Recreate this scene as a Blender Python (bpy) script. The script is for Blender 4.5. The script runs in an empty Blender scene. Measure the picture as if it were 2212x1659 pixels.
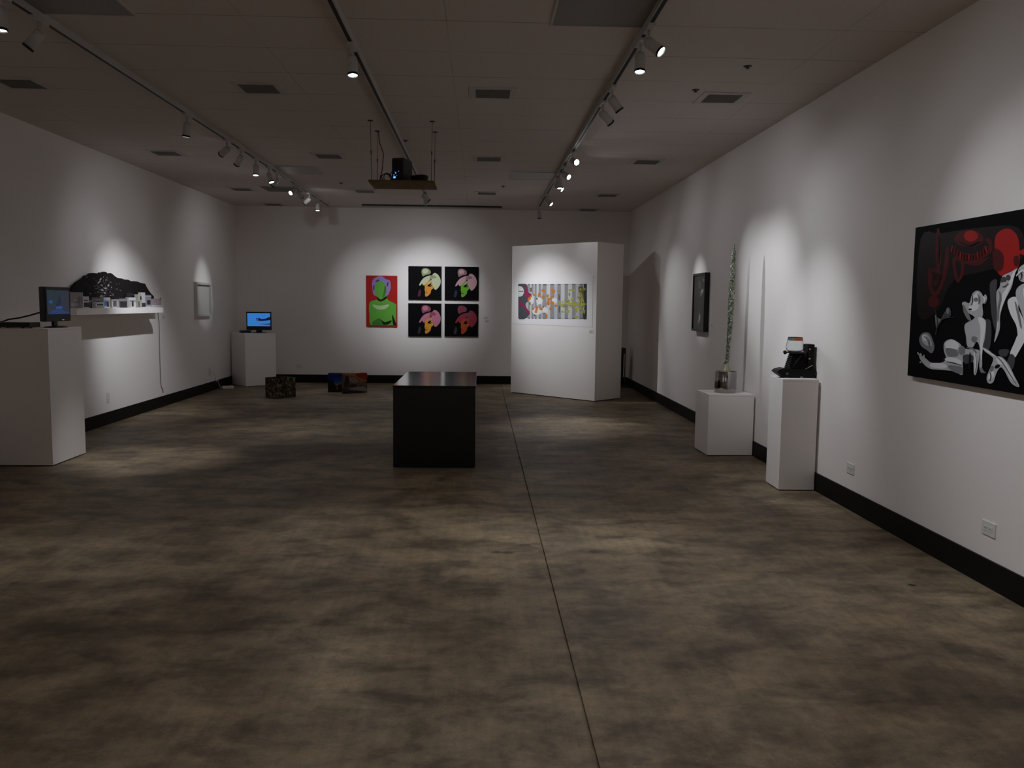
import bpy, bmesh, math, random
from mathutils import Vector, Matrix, Quaternion
from mathutils.geometry import tessellate_polygon
random.seed(7)
PI = math.pi
scene = bpy.context.scene
COL = scene.collection

# ------------------------------------------------------------------ camera
IMW, IMH, FPX = 2212.0, 1659.0, 1823.13
PITCH, YAW, ROLL = math.radians(5.432), math.radians(2.222), math.radians(0.6565)
EYE = Vector((0, 0, 1.4505))
_cy, _sy, _cp, _sp = math.cos(YAW), math.sin(YAW), math.cos(PITCH), math.sin(PITCH)
FW = Vector((_sy*_cp, _cy*_cp, -_sp)); _r = Vector((_cy, -_sy, 0)); _u = _r.cross(FW)
RT = _r*math.cos(ROLL) + _u*math.sin(ROLL); UP = -_r*math.sin(ROLL) + _u*math.cos(ROLL)
cam_data = bpy.data.cameras.new('camera'); cam = bpy.data.objects.new('camera', cam_data); COL.objects.link(cam)
cam.matrix_world = Matrix(((RT.x, UP.x, -FW.x, EYE.x), (RT.y, UP.y, -FW.y, EYE.y), (RT.z, UP.z, -FW.z, EYE.z), (0, 0, 0, 1)))
cam_data.sensor_width = 36; cam_data.sensor_fit = 'HORIZONTAL'; cam_data.lens = 36*FPX/IMW
cam_data.clip_start = 0.05; cam_data.clip_end = 100
scene.camera = cam

def ray(px, py): return (px-IMW/2)*RT - (py-IMH/2)*UP + FPX*FW
def onplane(px, py, ax, v):
    d = ray(px, py); return EYE + d*((v-EYE[ax])/d[ax])
def on_x(px, py, v): return onplane(px, py, 0, v)
def on_y(px, py, v): return onplane(px, py, 1, v)
def on_z(px, py, v): return onplane(px, py, 2, v)

# room, metres
XL, XR, YB, YF, CE = -4.3166, 2.6788, 15.227, -4.0, 3.1105

# ------------------------------------------------------------------ materials
def newmat(name):
    m = bpy.data.materials.new(name); m.use_nodes = True
    return m, m.node_tree, m.node_tree.nodes['Principled BSDF']
_mc = {}
def mat(name, col, rough=.6, metal=0., emit=None, estr=1., spec=.5, noise=0., nscale=40., trans=0., ior=1.45):
    if name in _mc: return _mc[name]
    m, t, b = newmat(name)
    b.inputs['Base Color'].default_value = (*col, 1); b.inputs['Roughness'].default_value = rough
    b.inputs['Metallic'].default_value = metal; b.inputs['Specular IOR Level'].default_value = spec
    b.inputs['IOR'].default_value = ior
    if trans: b.inputs['Transmission Weight'].default_value = trans
    if emit: b.inputs['Emission Color'].default_value = (*emit, 1); b.inputs['Emission Strength'].default_value = estr
    if noise:
        tc = t.nodes.new('ShaderNodeTexCoord'); n = t.nodes.new('ShaderNodeTexNoise'); n.inputs['Scale'].default_value = nscale
        n.inputs['Detail'].default_value = 5
        mx = t.nodes.new('ShaderNodeMix'); mx.data_type = 'RGBA'
        mx.inputs[6].default_value = (*[max(0, c*(1-noise)) for c in col], 1); mx.inputs[7].default_value = (*[min(1, c*(1+noise)) for c in col], 1)
        t.links.new(tc.outputs['Object'], n.inputs['Vector']); t.links.new(n.outputs['Fac'], mx.inputs[0]); t.links.new(mx.outputs[2], b.inputs['Base Color'])
    _mc[name] = m
    return m

def wall_mat(name, col):
    m, t, b = newmat(name)
    tc = t.nodes.new('ShaderNodeTexCoord'); n = t.nodes.new('ShaderNodeTexNoise'); n.inputs['Scale'].default_value = .9; n.inputs['Detail'].default_value = 6
    mx = t.nodes.new('ShaderNodeMix'); mx.data_type = 'RGBA'
    mx.inputs[6].default_value = (*[c*.965 for c in col], 1); mx.inputs[7].default_value = (*[min(1, c*1.02) for c in col], 1)
    t.links.new(tc.outputs['Object'], n.inputs['Vector']); t.links.new(n.outputs['Fac'], mx.inputs[0]); t.links.new(mx.outputs[2], b.inputs['Base Color'])
    n2 = t.nodes.new('ShaderNodeTexNoise'); n2.inputs['Scale'].default_value = 160
    bp = t.nodes.new('ShaderNodeBump'); bp.inputs['Strength'].default_value = .05; bp.inputs['Distance'].default_value = .002
    t.links.new(tc.outputs['Object'], n2.inputs['Vector']); t.links.new(n2.outputs['Fac'], bp.inputs['Height']); t.links.new(bp.outputs['Normal'], b.inputs['Normal'])
    b.inputs['Roughness'].default_value = .75; b.inputs['Specular IOR Level'].default_value = .25
    return m

def ceiling_mat():
    m, t, b = newmat('ceiling_tile')
    tc = t.nodes.new('ShaderNodeTexCoord'); mp = t.nodes.new('ShaderNodeMapping')
    mp.inputs['Location'].default_value = (.211, -5.178, 0)
    N, L = t.nodes.new, t.links.new
    def math_(op, a, bb=None):
        x = N('ShaderNodeMath'); x.operation = op
        for k, v in enumerate((a, bb)):
            if v is None: continue
            if isinstance(v, (int, float)): x.inputs[k].default_value = v
            else: L(v, x.inputs[k])
        return x.outputs[0]
    L(tc.outputs['Object'], mp.inputs['Vector']); sx = N('ShaderNodeSeparateXYZ'); L(mp.outputs['Vector'], sx.inputs[0])
    brk = N('ShaderNodeTexNoise'); brk.inputs['Scale'].default_value = 1.3; brk.inputs['Detail'].default_value = 3; L(tc.outputs['Object'], brk.inputs['Vector'])
    bk = N('ShaderNodeMapRange'); bk.inputs[1].default_value = .42; bk.inputs[2].default_value = .58; L(brk.outputs['Fac'], bk.inputs[0])
    def seam(ax, period, half, dark, keep):
        f = math_('PINGPONG', sx.outputs[ax], period/2)
        mr = N('ShaderNodeMapRange'); mr.inputs[1].default_value = half; mr.inputs[2].default_value = half*.5; mr.inputs[3].default_value = 0; mr.inputs[4].default_value = 1; L(f, mr.inputs[0])
        return math_('MULTIPLY', mr.outputs[0], math_('MULTIPLY_ADD', bk.outputs[0], dark*(1-keep)) if False else math_('MULTIPLY', math_('ADD', math_('MULTIPLY', bk.outputs[0], 1-keep), keep), dark))
    sea = math_('MAXIMUM', seam(1, .617, .006, .55, .45), seam(0, 1.2, .005, .30, .15))
    tile = N('ShaderNodeMix'); tile.data_type = 'RGBA'; tile.inputs[6].default_value = (.76, .675, .63, 1); tile.inputs[7].default_value = (.10, .085, .075, 1); L(sea, tile.inputs[0])
    n = N('ShaderNodeTexNoise'); n.inputs['Scale'].default_value = 90; n.inputs['Detail'].default_value = 4
    L(tc.outputs['Object'], n.inputs['Vector'])
    mx = N('ShaderNodeMix'); mx.data_type = 'RGBA'; mx.blend_type = 'MULTIPLY'; mx.inputs[0].default_value = .25
    L(tile.outputs[2], mx.inputs[6]); L(n.outputs['Fac'], mx.inputs[7]); L(mx.outputs[2], b.inputs['Base Color'])
    b.inputs['Roughness'].default_value = .9; b.inputs['Specular IOR Level'].default_value = .1
    return m

STAINS = [(on_z(x, y, 0), rx, ry, s) for x, y, rx, ry, s in (
    (1072, 1193, .035, .03, .5), (1097, 1194, .04, .03, .5), (1112, 1106, .05, .035, .55), (1141, 1106, .05, .035, .6), (1288, 1191, .045, .04, .5),
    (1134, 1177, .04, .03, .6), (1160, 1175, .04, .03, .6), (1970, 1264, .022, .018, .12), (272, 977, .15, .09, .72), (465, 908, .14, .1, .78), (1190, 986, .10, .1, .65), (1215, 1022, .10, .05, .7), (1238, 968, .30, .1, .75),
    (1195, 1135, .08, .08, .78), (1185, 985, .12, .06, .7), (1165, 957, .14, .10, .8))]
def floor_mat():
    m, t, b = newmat('stained_concrete'); N = t.nodes.new; L = t.links.new
    tc = N('ShaderNodeTexCoord')
    def noise(sc, det=6, rough=.6, dist=0., stretch=None):
        n = N('ShaderNodeTexNoise'); n.inputs['Scale'].default_value = sc; n.inputs['Detail'].default_value = det; n.inputs['Roughness'].default_value = rough; n.inputs['Distortion'].default_value = dist
        if stretch:
            mp = N('ShaderNodeMapping'); mp.inputs['Scale'].default_value = stretch; L(tc.outputs['Object'], mp.inputs['Vector']); L(mp.outputs['Vector'], n.inputs['Vector'])
        else: L(tc.outputs['Object'], n.inputs['Vector'])
        return n.outputs['Fac']
    def ramp(f, pts):
        r = N('ShaderNodeValToRGB'); e = r.color_ramp.elements
        while len(e) < len(pts): e.new(.5)
        for i, (p, c) in enumerate(pts): e[i].position = p; e[i].color = (*c, 1)
        L(f, r.inputs['Fac']); return r.outputs['Color']
    def mul(a, bb, f=1.):
        x = N('ShaderNodeMix'); x.data_type = 'RGBA'; x.blend_type = 'MULTIPLY'; x.inputs[0].default_value = f; L(a, x.inputs[6]); L(bb, x.inputs[7]); return x.outputs[2]
    base = ramp(noise(.55, 8, .62, .4), [(.30, (.092, .062, .036)), (.5, (.20, .146, .088)), (.70, (.34, .262, .165))])
    med = ramp(noise(2.6, 7, .65, .3, (1, 1.5, 1)), [(.36, (.45, .44, .44)), (.52, (.92, .92, .92)), (.66, (1.25, 1.22, 1.15))])
    fine = ramp(noise(17, 8, .7, .2), [(.3, (.72, .72, .73)), (.6, (1.06, 1.06, 1.05))])
    sp = ramp(noise(120, 3, .6), [(.35, (.82, .82, .82)), (.6, (1.05, 1.05, 1.05))])
    streak = ramp(noise(3, 4, .5, 0, (9, .5, 1)), [(.35, (.86, .86, .86)), (.6, (1.04, 1.04, 1.04))])
    c = mul(mul(mul(mul(base, med), fine), sp, .8), streak, .7)
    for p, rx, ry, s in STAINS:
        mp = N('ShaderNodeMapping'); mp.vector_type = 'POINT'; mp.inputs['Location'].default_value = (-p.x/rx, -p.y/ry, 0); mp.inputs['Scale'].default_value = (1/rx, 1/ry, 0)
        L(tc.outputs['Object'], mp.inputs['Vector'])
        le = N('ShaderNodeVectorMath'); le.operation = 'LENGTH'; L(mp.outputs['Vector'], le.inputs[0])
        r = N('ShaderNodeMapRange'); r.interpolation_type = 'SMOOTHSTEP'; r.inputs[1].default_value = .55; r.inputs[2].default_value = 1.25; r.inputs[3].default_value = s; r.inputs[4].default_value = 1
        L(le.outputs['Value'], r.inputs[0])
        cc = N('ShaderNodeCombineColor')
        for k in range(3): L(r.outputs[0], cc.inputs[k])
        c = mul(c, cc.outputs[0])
    L(c, b.inputs['Base Color'])
    rr = N('ShaderNodeMapRange'); rr.inputs[3].default_value = .40; rr.inputs[4].default_value = .62
    L(noise(5, 6), rr.inputs[0]); L(rr.outputs[0], b.inputs['Roughness'])
    bp = N('ShaderNodeBump'); bp.inputs['Strength'].default_value = .10; bp.inputs['Distance'].default_value = .004; L(noise(9, 6), bp.inputs['Height']); L(bp.outputs['Normal'], b.inputs['Normal'])
    b.inputs['Specular IOR Level'].default_value = .22
    return m

M_WALL = wall_mat('white_wall_paint', (.87, .82, .785))
M_PLINTH = wall_mat('white_plinth_paint', (.90, .855, .82))
M_CEIL = ceiling_mat(); M_FLOOR = floor_mat()
M_BASE = mat('dark_vinyl_base', (.006, .0048, .0036), .6, noise=.3, spec=.2)
M_BLACK = mat('black_lacquer', (.0035, .0033, .0033), .28, spec=.45)
M_BPLAS = mat('black_plastic', (.006, .006, .007), .4)
M_BMATT = mat('black_matt', (.004, .004, .004), .9, spec=.1)
M_WMET = mat('white_enamel', (.50, .485, .46), .45)
M_LENS = mat('lamp_lens_glow', (.9, .9, .9), .3, emit=(.95, .98, 1.), estr=9.)
M_LOFF = mat('lamp_lens_dark', (.15, .15, .15), .2)
M_GREY = mat('vent_grey_metal', (.15, .145, .13), .6, noise=.15)
M_PANEL = mat('troffer_lens_acrylic', (.22, .20, .185), .5, noise=.12, nscale=200)
M_PFRM = mat('ceiling_grid_white', (.55, .52, .50), .6)
M_WOOD = mat('brown_plywood', (.19, .122, .046), .7, noise=.3, nscale=9, spec=.15)
M_STEEL = mat('dull_steel', (.10, .095, .09), .45, metal=.7)
M_CHROME = mat('chrome', (.36, .345, .335), .12, metal=1.)
M_WPLAS = mat('white_plastic', (.74, .72, .70), .35)
M_PAPER = mat('white_paper', (.86, .825, .80), .8, spec=.2)
M_RED = mat('red_wire', (.22, .015, .01), .5)
M_CARD = mat('pale_card', (.74, .72, .70), .8)

# ------------------------------------------------------------------ builders
class MB:
    def __init__(s): s.bm = bmesh.new(); s.mi = 0; s.mats = []
    def use(s, m):
        if m not in s.mats: s.mats.append(m)
        s.mi = s.mats.index(m); return s
    def _f(s, vs):
        try: f = s.bm.faces.new(vs)
        except ValueError: return None
        f.material_index = s.mi; return f
    def box(s, lo, hi, M=None, bev=0.):
        lo, hi = Vector(lo), Vector(hi); c = (lo+hi)/2; d = hi-lo
        g = bmesh.ops.create_cube(s.bm, size=1., matrix=Matrix.Translation(c) @ Matrix.Diagonal((abs(d.x), abs(d.y), abs(d.z), 1)))
        vs = g['verts']; fs = {f for v in vs for f in v.link_faces}
        if bev:
            es = list({e for v in vs for e in v.link_edges})
            r = bmesh.ops.bevel(s.bm, geom=es, offset=bev, segments=2, profile=.7, affect='EDGES')
            fs = set(r['faces']) | {f for f in fs if f.is_valid}; vs = list({v for f in fs for v in f.verts})
            vs = [v for v in vs if v.is_valid]
            fs = {f for v in vs for f in v.link_faces}
        for f in fs: f.material_index = s.mi
        if M: bmesh.ops.transform(s.bm, matrix=M, verts=list(vs))
        return s
    def tube(s, pts, rad, seg=10, caps=True):
        pts = [Vector(p) for p in pts]; n = len(pts)
        if not hasattr(rad, '__len__'): rad = [rad]*n
        rings = []; ref = None
        for i, p in enumerate(pts):
            t = (pts[min(i+1, n-1)] - pts[max(i-1, 0)]).normalized()
            if ref is None: ref = Vector((1, 0, 0)) if abs(t.x) < .8 else Vector((0, 1, 0))
            a = (ref - t*ref.dot(t)).normalized(); ref = a; b = t.cross(a)
            rings.append([s.bm.verts.new(p + (a*math.cos(2*PI*k/seg) + b*math.sin(2*PI*k/seg))*rad[i]) for k in range(seg)])
        for i in range(n-1):
            for k in range(seg):
                f = s._f([rings[i][k], rings[i][(k+1) % seg], rings[i+1][(k+1) % seg], rings[i+1][k]])
                if f: f.smooth = True
        if caps: s._f(rings[0][::-1]); s._f(rings[-1])
        return s
    def lathe(s, prof, seg=24, M=None):
        rings = []
        for r, z in prof:
            if r < 1e-6: rings.append([s.bm.verts.new((0, 0, z))])
            else: rings.append([s.bm.verts.new((r*math.cos(2*PI*k/seg), r*math.sin(2*PI*k/seg), z)) for k in range(seg)])
        for i in range(len(rings)-1):
            A, B = rings[i], rings[i+1]
            for k in range(seg):
                a0, a1 = A[k % len(A)], A[(k+1) % len(A)]; b0, b1 = B[k % len(B)], B[(k+1) % len(B)]
                vs = [a0, a1, b1, b0]; q = []
                for v in vs:
                    if v not in q: q.append(v)
                if len(q) > 2:
                    f = s._f(q)
                    if f: f.smooth = True
        if M: bmesh.ops.transform(s.bm, matrix=M, verts=[v for r in rings for v in r])
        return s
    def prism(s, pts, off):
        """closed polygon pts (3D) extruded by the vector off"""
        pts = [Vector(p) for p in pts]; off = Vector(off)
        a = [s.bm.verts.new(p) for p in pts]; b = [s.bm.verts.new(p+off) for p in pts]; n = len(pts)
        s._f(a[::-1]); s._f(b)
        for i in range(n): s._f([a[i], a[(i+1) % n], b[(i+1) % n], b[i]])
        return s
    def poly(s, pts):
        s._f([s.bm.verts.new(Vector(p)) for p in pts]); return s
    def build(s, name, m=None, parent=None):
        bmesh.ops.recalc_face_normals(s.bm, faces=s.bm.faces[:])
        me = bpy.data.meshes.new(name); s.bm.to_mesh(me); s.bm.free()
        for x in (s.mats or [m]): me.materials.append(x)
        if m and s.mats and m not in s.mats: pass
        o = bpy.data.objects.new(name, me); COL.objects.link(o)
        if parent: o.parent = parent
        return o

def tag(o, label=None, cat=None, group=None, kind=None):
    if label: o['label'] = label
    if cat: o['category'] = cat
    if group: o['group'] = group
    if kind: o['kind'] = kind
    return o
def thing(name, label, cat, loc=(0, 0, 0), rz=0., group=None):
    o = bpy.data.objects.new(name, None); COL.objects.link(o); o.empty_display_size = .05
    o.location = loc; o.rotation_euler = (0, 0, rz); tag(o, label, cat, group)
    o['_m'] = 0; del o['_m']
    return o
def world(o): return Matrix.Translation(o.location) @ Matrix.Rotation(o.rotation_euler.z, 4, 'Z')
def duplicate(root, loc, rz=None):
    r = root.copy(); COL.objects.link(r); r.location = loc
    if rz is not None: r.rotation_euler = (0, 0, rz)
    for ch in list(root.children):
        if ch.type == 'LIGHT': continue
        c = ch.copy(); COL.objects.link(c); c.parent = r
        for g in list(ch.children):
            d = g.copy(); COL.objects.link(d); d.parent = c
    return r
def struct(name, mb, m): return tag(mb.build(name, m), kind='structure')

def spline(pts, n=6, closed=True):
    P = [Vector((*p, 0)[:3]) for p in pts]; out = []; N = len(P)
    for i in range(N if closed else N-1):
        g = (lambda k: P[k % N]) if closed else (lambda k: P[max(0, min(N-1, k))])
        p0, p1, p2, p3 = g(i-1), g(i), g(i+1), g(i+2)
        for j in range(n):
            t = j/n
            out.append(.5*((2*p1) + (p2-p0)*t + (2*p0-5*p1+4*p2-p3)*t*t + (3*p1-p0-3*p2+p3)*t**3))
    if not closed: out.append(P[-1])
    return [(v.x, v.y) for v in out]
def ell(cx, cy, rx, ry, rot=0, n=20):
    c, s = math.cos(rot), math.sin(rot)
    return [(cx + rx*math.cos(2*PI*k/n)*c - ry*math.sin(2*PI*k/n)*s, cy + rx*math.cos(2*PI*k/n)*s + ry*math.sin(2*PI*k/n)*c) for k in range(n)]

def clip(poly, x0, y0, x1, y1):
    def cut(P, ins, inter):
        out = []
        for i in range(len(P)):
            a, b = P[i-1], P[i]
            if ins(b):
                if not ins(a): out.append(inter(a, b))
                out.append(b)
            elif ins(a): out.append(inter(a, b))
        return out
    def ix(v): return lambda a, b: (v, a[1]+(b[1]-a[1])*(v-a[0])/(b[0]-a[0]))
    def iy(v): return lambda a, b: (a[0]+(b[0]-a[0])*(v-a[1])/(b[1]-a[1]), v)
    for ins, it in ((lambda p: p[0] >= x0, ix(x0)), (lambda p: p[0] <= x1, ix(x1)), (lambda p: p[1] >= y0, iy(y0)), (lambda p: p[1] <= y1, iy(y1))):
        if len(poly) < 3: return []
        poly = cut(poly, ins, it)
    return poly

def art(name, parent, layers, mapf, nrm, step=.00025, start=.0006):
    """flat painted marks: layers = [(material, [(u,v)...])], each laid a hair above the last; mapf gives local 3-D points"""
    b = MB(); nrm = Vector(nrm)
    for i, (m, pts) in enumerate(layers):
        if len(pts) < 3: continue
        P = [mapf(*p) + nrm*(start+step*i) for p in pts]
        P = [p for k, p in enumerate(P) if (p-P[k-1]).length > 1e-5]
        if len(P) < 3: continue
        vs = [b.bm.verts.new(p) for p in P]
        b.use(m)
        for tri in tessellate_polygon([P]):
            q = [P[k] for k in tri]; tri = list(tri)
            if (q[1]-q[0]).cross(q[2]-q[0]).dot(nrm) < 0: tri.reverse()
            b._f([vs[k] for k in tri])
    me = bpy.data.meshes.new(name); b.bm.to_mesh(me); b.bm.free()
    for x in b.mats: me.materials.append(x)
    o = bpy.data.objects.new(name, me); COL.objects.link(o); o.parent = parent
    return o

# ------------------------------------------------------------------ room
b = MB(); JX = .384; g = .005
b.box((XL-.1, YF-.1, -.12), (JX-g, YB+.1, 0)); b.box((JX+g, YF-.1, -.12), (XR+.1, YB+.1, 0)); b.box((JX-g, YF-.1, -.12), (JX+g, YB+.1, -.012))
struct('floor', b, M_FLOOR)
struct('ceiling', MB().box((XL-.1, YF-.1, CE), (XR+.1, YB+.1, CE+.1)), M_CEIL)
struct('wall_left', MB().box((XL-.12, YF, 0), (XL, YB, CE)), M_WALL)
struct('wall_right', MB().box((XR, YF, 0), (XR+.12, YB, CE)), M_WALL)
struct('wall_back', MB().box((XL-.12, YB, 0), (XR+.12, YB+.12, CE)), M_WALL)
struct('wall_front', MB().box((XL-.12, YF-.12, 0), (XR+.12, YF, CE)), M_WALL)
BH = .145
def base(name, lo, hi): struct(name, MB().box(lo, hi, bev=.004), M_BASE)
base('baseboard_left', (XL, YF, 0), (XL+.014, YB, BH)); base('baseboard_right', (XR-.014, YF, 0), (XR, YB, BH))
base('baseboard_back', (XL+.014, YB-.014, 0), (XR-.014, YB, BH)); base('baseboard_front', (XL+.014, YF, 0), (XR-.014, YF+.014, BH))

# ceiling vents: one, then copies
vent = thing('ceiling_vent', 'v', 'vent', (0, 0, CE), 0, 'square ceiling air vents')
b = MB(); o_, i_ = .185, .135
for lo, hi in (((-o_, -o_), (o_, -i_)), ((-o_, i_), (o_, o_)), ((-o_, -i_), (-i_, i_)), ((i_, -i_), (o_, i_))):
    b.box((lo[0], lo[1], -.008), (hi[0], hi[1], 0))
b.build('vent_frame', M_PFRM, vent)
b = MB(); b.box((-i_, -i_, -.006), (i_, i_, -.001))
for k in range(9):
    y = -i_ + (k+.5)*2*i_/9; b.box((-i_, y-.010, -.010), (i_, y+.006, -.006))
b.build('vent_grille', M_GREY, vent)
VX0, VY0 = -3.5715, 6.8787
rows = ['nearest row', 'second row from the front', 'third row from the front', 'last row by the back wall']
cols = ['leftmost', 'second from the left', 'third from the left', 'rightmost']
first = True
vents = [(i, j, VX0+i*1.83, VY0+j*3.05) for j in range(3) for i in range(4)] + [(0, 3, *on_z(590, 441, CE).xy), (3, 3, *on_z(1270, 453, CE).xy)]
for i, j, x, y in vents:
    v = vent if first else duplicate(vent, (x, y, CE)); first = False
    v.location = (x, y, CE)
    v['label'] = 'dark square ceiling vent, %s in the %s' % (cols[i] if j < 3 else ('left one' if i == 0 else 'right one'), rows[j])

# ceiling light panels (off)
def panel(px, py, w, l, label, m=M_PANEL, side=1):
    p = on_z(px, py, CE)
    t = thing('ceiling_light_panel', label, 'ceiling light', (p.x, p.y, CE), 0, 'unlit lay-in ceiling light panels')
    x0, x1 = (0, w) if side > 0 else (-w, 0); y0, y1 = -l, 0
    e = .014; b = MB()
    for lo, hi in (((x0, y0), (x1, y0+e)), ((x0, y1-e), (x1, y1)), ((x0, y0+e), (x0+e, y1-e)), ((x1-e, y0+e), (x1, y1-e))):
        b.box((lo[0], lo[1], -.010), (hi[0], hi[1], 0))
    b.build('panel_frame', M_PFRM, t)
    MB().box((x0+e, y0+e, -.007), (x1-e, y1-e, -.001)).build('diffuser', m, t)
panel(299, 33, .62, 1.22, 'unlit ceiling light panel at the top left beside the left track', side=-1)
panel(1188, 53, .60, 1.22, 'unlit ceiling light panel at the top centre against the right track')
M_PANEL2 = mat('troffer_lens_pale', (.42, .385, .355), .5, noise=.1, nscale=200)
panel(1101, 386, .60, .62, 'pale unlit ceiling light panel beside the right track above the partition', M_PANEL2)
panel(700, 376, .60, .62, 'pale unlit ceiling light panel just right of the left track', M_PANEL2, side=-1)
M_PANEL3 = mat('troffer_lens_dark', (.10, .09, .08), .5, noise=.1, nscale=200)
panel(580, 413, .55, .58, 'dark unlit ceiling panel under the far end of the left track', M_PANEL3)

# projection screen casing
p0 = on_z(780, 440, CE); p1 = on_z(1085, 447, CE); yy = (p0.y+p1.y)/2
t = thing('projection_screen', 'long thin dark rolled projection screen casing on ceiling near back wall', 'screen', ((p0.x+p1.x)/2, yy, CE))
hw = (p1.x-p0.x)/2
MB().box((-hw, -.05, -.030), (hw, .05, 0), bev=.004).build('casing', mat('casing_taupe', (.26, .235, .215), .6), t)
MB().box((-hw+.02, -.056, -.027), (hw-.02, -.0505, -.006)).build('slot', mat('slot_dark', (.03, .028, .026), .7), t)

# sprinkler heads
sp0 = None
for (x, y), lab in (((1615, 143), 'small dark sprinkler head nearest the right wall, beyond the nearest right-hand spotlights'), ((1503, 194), 'small sprinkler head left of the nearest right-hand vent'),
                    ((876, 303), 'small dark sprinkler head by the middle track above the hanging shelf'), ((737, 395), 'small sprinkler head between left track and hanging shelf'),
                    ((1087, 402), 'small sprinkler head beyond the hanging shelf near the right track')):
    p = on_z(x, y, CE)
    if sp0 is None:
        sp0 = thing('sprinkler_head', lab, 'sprinkler', p, 0, 'ceiling sprinkler heads')
        MB().lathe([(0, 0), (.030, 0), (.028, -.004), (.012, -.006), (.010, -.012), (0, -.012)], 16).build('escutcheon', M_STEEL, sp0)
        MB().lathe([(0, -.018), (.014, -.018), (.014, -.016), (.005, -.015), (.005, -.008), (0, -.008)], 12).build('deflector', M_STEEL, sp0)
    else:
        o = duplicate(sp0, p); o['label'] = lab

# ------------------------------------------------------------------ tracks and spotlights
TRH = .045
M_SLOT = mat('track_slot_black', (.004, .004, .004), .6)
def track(x, y0, y1, label):
    t = thing('lighting_track', label, 'track', (x, y0, CE), 0, 'ceiling lighting tracks'); L = y1-y0; w = .019
    b = MB(); b.box((-w, 0, -TRH), (w, L, 0)); b.build('track_rail', M_WMET, t)
    MB().box((-.0115, .01, -TRH-.0006), (.0115, L-.01, -TRH+.001)).build('track_slot', M_SLOT, t)
    b = MB(); b.box((-w-.002, L, -TRH-.001), (w+.002, L+.02, 0)); b.build('end_cap', M_WMET, t)
TX = {'L': -2.575, 'M': -.822, 'R': .972}
track(TX['L'], -3.2, 14.58, 'long white lighting track on the left side of the ceiling')
track(TX['M'], -3.2, 13.0, 'white lighting track along the middle of the ceiling')
track(TX['R'], -3.2, 14.42, 'white lighting track on the right side of the ceiling')

SPOT0 = None
ZP = CE - TRH            # underside of the track
def spotlight(tr, y, aim, label, lit=True, power=40., cone=45., spill=0., spillcone=110., col=(.91, .955, 1.03), glow=True):
    global SPOT0
    root_loc = Vector((TX[tr], y, ZP))
    piv = Vector((0, 0, -.088))
    if SPOT0 is None:
        r = thing('track_spotlight', label, 'spotlight', root_loc, 0, 'track spotlights')
        MB().box((-.020, -.085, -.018), (.020, .085, -.0008), bev=.003).build('track_adapter', M_WMET, r)
        b = MB(); b.tube([(0, 0, -.014), (0, 0, -.085)], .0085, 10); b.build('stem', M_WMET, r)
        b = MB(); b.tube([(-.016, 0, -.088), (.016, 0, -.088)], .008, 10); b.build('pivot_knob', M_BPLAS, r)
        h = MB().lathe([(0, .024), (.022, .022), (.030, .012), (.0335, -.004), (.0335, -.105), (.031, -.105), (.0305, -.096), (0, -.095)], 24).build('lamp_head', M_WMET, r)
        h.location = piv; h.rotation_mode = 'QUATERNION'
        MB().lathe([(0, -.0985), (.0300, -.0985), (.0300, -.0962), (0, -.0962)], 24).build('lens', M_LENS, h)
        MB().lathe([(.0295, -.0995), (.0338, -.1055), (.0350, -.1055), (.0350, -.092), (.0337, -.092)], 24).build('bezel', M_BPLAS, h)
        SPOT0 = r
    else:
        r = duplicate(SPOT0, root_loc); r['label'] = label
    h = [c for c in r.children if c.name.startswith('lamp_head')][0]
    d = (Vector(aim) - (root_loc+piv)).normalized()
    h.rotation_quaternion = Vector((0, 0, -1)).rotation_difference(d)
    if not lit:
        ln = [c for c in h.children if c.name.startswith('lens')][0]
        ln.data = ln.data.copy(); ln.data.materials[0] = M_LOFF
        return r
    for pw, cn, bl in ((power, cone, 1.), (spill, spillcone, 1.)):
        if pw <= 0: continue
        ld = bpy.data.lights.new('lamp_beam', 'SPOT'); ld.energy = pw; ld.spot_size = math.radians(cn); ld.spot_blend = bl; ld.color = col; ld.shadow_soft_size = .018
        lo = bpy.data.objects.new('lamp_beam', ld); COL.objects.link(lo); lo.parent = r
        lo.location = piv + d*.125; lo.rotation_mode = 'QUATERNION'; lo.rotation_quaternion = Vector((0, 0, -1)).rotation_difference(d)
    return r

S = spotlight
# left track
S('L', 4.78, (-2.55, 4.7, 0), 'lit white spotlight cut by the left photo edge, nearest on the left track', power=46, cone=48, spill=6)
S('L', 5.18, (-4.2, 4.9, .9), 'white spotlight tilted left beside the nearest lit one on the left track', lit=False)
S('L', 7.68, (-3.0, 7.75, 0), 'lone upright white spotlight midway along the left track', power=170, cone=38, spill=14)
S('L', 8.85, (XL, 10.0, 1.95), 'white spotlight tilted left, first of the tilted pair on the left track', power=10.5, cone=25, spill=7, spillcone=78)
S('L', 9.34, (XL, 10.6, .88), 'white spotlight tilted left, second of the tilted pair on the left track', power=165, cone=52, spill=9)
S('L', 9.95, (-2.5, 9.35, 0), 'lit white spotlight pointing straight down after the tilted pair on the left track', power=60, cone=46, spill=10)
S('L', 10.55, (-1.4, 9.9, 0), 'lit white spotlight tipped right in the crossed pair on the left track', power=40, cone=50)
S('L', 10.95, (XL, 12.3, .9), 'white spotlight tipped left in the crossed pair on the left track', lit=False)
S('L', 12.00, (-4.4, 8.6, 1.0), 'white spotlight with bright round lens facing the room on the left track', power=22, cone=50, spill=6)
S('L', 12.25, (-1.70, YB, 1.50), 'white spotlight just behind the bright round lens on the left track', power=75, cone=42, spill=12)
S('L', 12.98, (XL, 13.42, 1.62), 'white spotlight tilted at the small framed paper, second last on the left track', power=52, cone=27, spill=12)
S('L', 13.62, (-2.35, 13.0, 0), 'lit white spotlight at the far end of the left track', power=60, cone=56, spill=12)
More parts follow.
